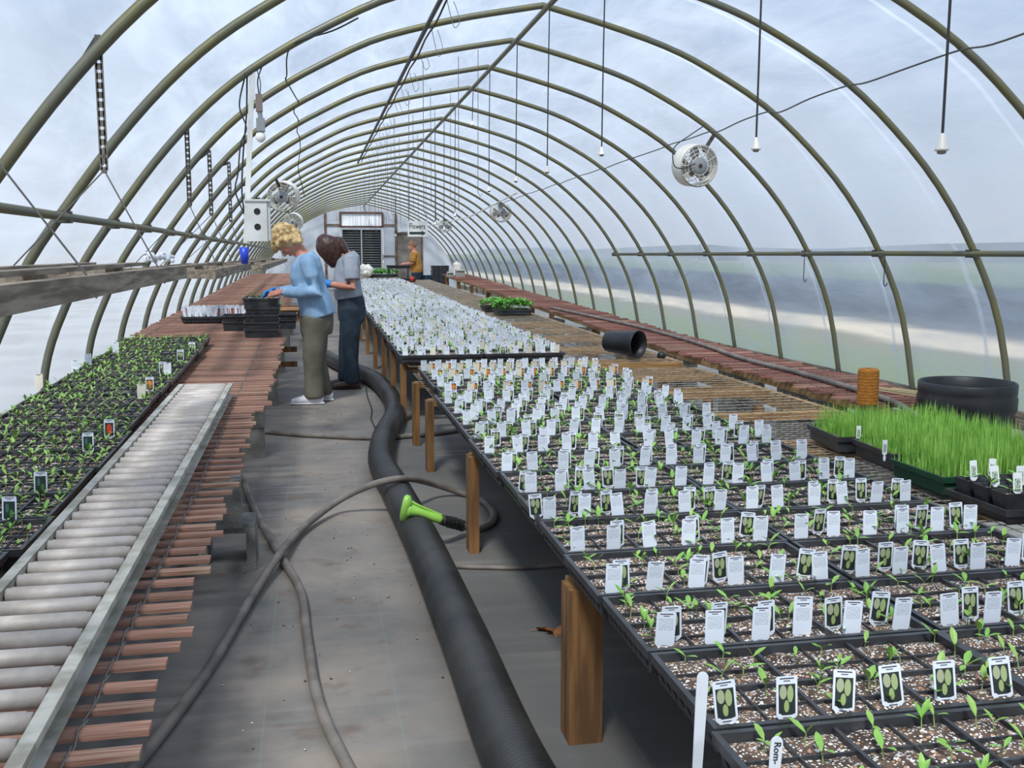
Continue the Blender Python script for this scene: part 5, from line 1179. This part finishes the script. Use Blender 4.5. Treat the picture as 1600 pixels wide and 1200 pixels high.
random.seed(5)
def curly(b_, c, n_, k):
    rot = Matrix((V(1, 0, 0), n_, k)).transposed()
    b_.ball(c + k * .016 - n_ * .026, (.09, .098, .118), nu=16, nv=12, rot=rot)
    for _ in range(95):
        p = V(U(-1, 1), U(-1, 1), U(-1, 1)).normalized()
        if p.y > .35 and p.z < .45: continue
        if p.z < -.75: continue
        q = c + k * .022 - n_ * .026 + rot @ V(p.x * .094, p.y * .104, p.z * .118); r = U(.016, .03); b_.ball(q, r, nu=8, nv=6)
    for s_ in (-1, 1):
        for j in range(9): b_.ball(c + V(s_ * .08, 0, 0) - k * (.0 + .011 * j) - n_ * (.005 + .007 * j + U(-.01, .02)), U(.018, .03), nu=8, nv=6)
    for j in range(14): b_.ball(c + k * U(.05, .12) + n_ * U(.03, .1) + V(U(-.06, .06), 0, 0), U(.018, .03), nu=8, nv=6)
w1 = person((.0, 8.62, 0), HP, 'person with short curly blond hair in a light blue sweater, bent over trays', dict(
    torso=[(-.035, .715, .184, .142), (-.015, .80, .182, .143), (.0, .87, .174, .136), (.03, .95, .17, .13), (.05, 1.05, .182, .14), (.052, 1.13, .186, .128), (.05, 1.19, .165, .105), (.065, 1.235, .085, .07)], hem=0,
    seat=[(-.01, .58, .165, .13), (-.015, .66, .172, .14), (-.02, .74, .168, .135), (-.005, .83, .155, .12)],
    head=(.205, 1.325), face=(.45, -.89),
    arm_l=[(.185, .045, 1.155), (.235, -.03, .93), (.115, .265, .925), (.07, .37, .905)], arm_r=[(.185, .045, 1.155), (.225, .02, .93), (.1, .31, .925), (.05, .43, .90)],
    leg_l=[(.085, -.01, .66), (.09, .02, .36), (.095, .02, .085)], leg_r=[(.085, -.02, .66), (.085, .0, .36), (.09, -.06, .085)],
    legw=(.096, .085, .077, .071, .074), sleeve='long', top_name='sweater', top='blue_knit', pants='khaki', shoe='white_shoe', sole='white_shoe', gloves=(1,), hair='blond', hairf=curly))
def longhair(b_, c, n_, k):
    P = [(.165, 1.395, .05, .07), (.172, 1.365, .088, .105), (.17, 1.32, .104, .122), (.16, 1.27, .104, .118), (.148, 1.21, .098, .09), (.14, 1.155, .08, .058), (.132, 1.105, .045, .022)]
    b_.loft([(V(0, y, z), w, d) for y, z, w, d in P], (1, 0, 0), 20)
    b_.loft([(V(0, .1, 1.36), .07, .05), (V(0, .05, 1.29), .085, .05), (V(0, .02, 1.235), .08, .035)], (1, 0, 0), 16)
    for _ in range(26):
        a = U(0, 6.28); x, y = .095 * math.cos(a), .168 + .11 * math.sin(a); b_.tube(cr([V(x * .7, .168 + (y - .168) * .7, 1.385), V(x, y, 1.32), V(x * 1.02, y - .008, 1.25), V(x * .75, .145 + (y - .168) * .5, 1.16)], 3), .011, 6)
w2 = person((.315, 9.5, 0), HP, 'person with long brown hair hiding the face, in a grey t-shirt, jeans and blue gloves', dict(
    torso=[(-.01, .74, .165, .12), (.0, .83, .17, .128), (.015, .92, .168, .128), (.015, 1.0, .172, .122), (.01, 1.08, .185, .118), (.0, 1.16, .186, .11), (-.005, 1.2, .16, .095), (.01, 1.235, .085, .07)], hem=1,
    seat=[(-.02, .62, .165, .125), (-.02, .72, .172, .13), (-.015, .8, .165, .122), (-.0, .86, .158, .118)],
    head=(.15, 1.305), face=(.5, -.86),
    arm_l=[(.19, -.01, 1.165), (.24, -.03, .93), (.13, .2, .965), (.08, .3, .985)], arm_r=[(.19, -.01, 1.165), (.23, .0, .93), (.1, .22, .965), (.05, .32, .98)],
    leg_l=[(.085, -.01, .68), (.085, .0, .37), (.09, -.01, .085)], leg_r=[(.085, -.02, .68), (.085, .03, .37), (.09, .05, .085)],
    legw=(.095, .08, .066, .061, .066), sleeve=.72, top_name='t_shirt', top='grey_shirt', pants='denim', shoe='brown_shoe', sole='cord', gloves=(-1, 1), hair='brown_hair', hairf=longhair, hdisp=.008))
def bunhair(b_, c, n_, k):
    rot = Matrix((V(1, 0, 0), n_, k)).transposed(); b_.ball(c + k * .02 - n_ * .02, (.083, .092, .106), nu=14, nv=10, rot=rot); b_.ball(c + k * .1 - n_ * .07, .045); b_.ball(c - k * .02 - n_ * .085, (.05, .04, .06))
w3 = person((2.45, 24.98, 0), HP - .25, 'person with hair in a bun wearing a mustard shirt and jeans at the far end', dict(
    torso=[(-.02, .72, .18, .14), (-.01, .82, .19, .155), (.01, .92, .185, .155), (.02, 1.0, .185, .145), (.03, 1.1, .192, .13), (.035, 1.18, .19, .115), (.035, 1.215, .16, .095), (.045, 1.245, .085, .07)], hem=0,
    seat=[(-.02, .6, .17, .13), (-.02, .7, .18, .145), (-.02, .8, .175, .14), (-.01, .86, .17, .135)],
    head=(.1, 1.37), face=(.8, -.6),
    arm_l=[(.195, .03, 1.175), (.245, .05, .97), (.15, .27, .955), (.1, .36, .95)], arm_r=[(.195, .03, 1.175), (.24, .05, .97), (.12, .28, .955), (.08, .37, .95)],
    leg_l=[(.09, -.01, .68), (.09, .0, .37), (.095, -.01, .085)], leg_r=[(.09, -.02, .68), (.09, .02, .37), (.095, .02, .085)],
    legw=(.105, .09, .076, .07, .074), sleeve=.85, top_name='shirt', top='mustard', pants='denim', shoe='brown_shoe', sole='cord', gloves=(), hair='bun_hair', hairf=bunhair))

o = blend(BAG, 'plastic_bag', 'bag', None, .016, 4, .04); o.location = (1.27, 25.38, .65); tag(o, 'crumpled white plastic bag on the far cross bench', 'bag')
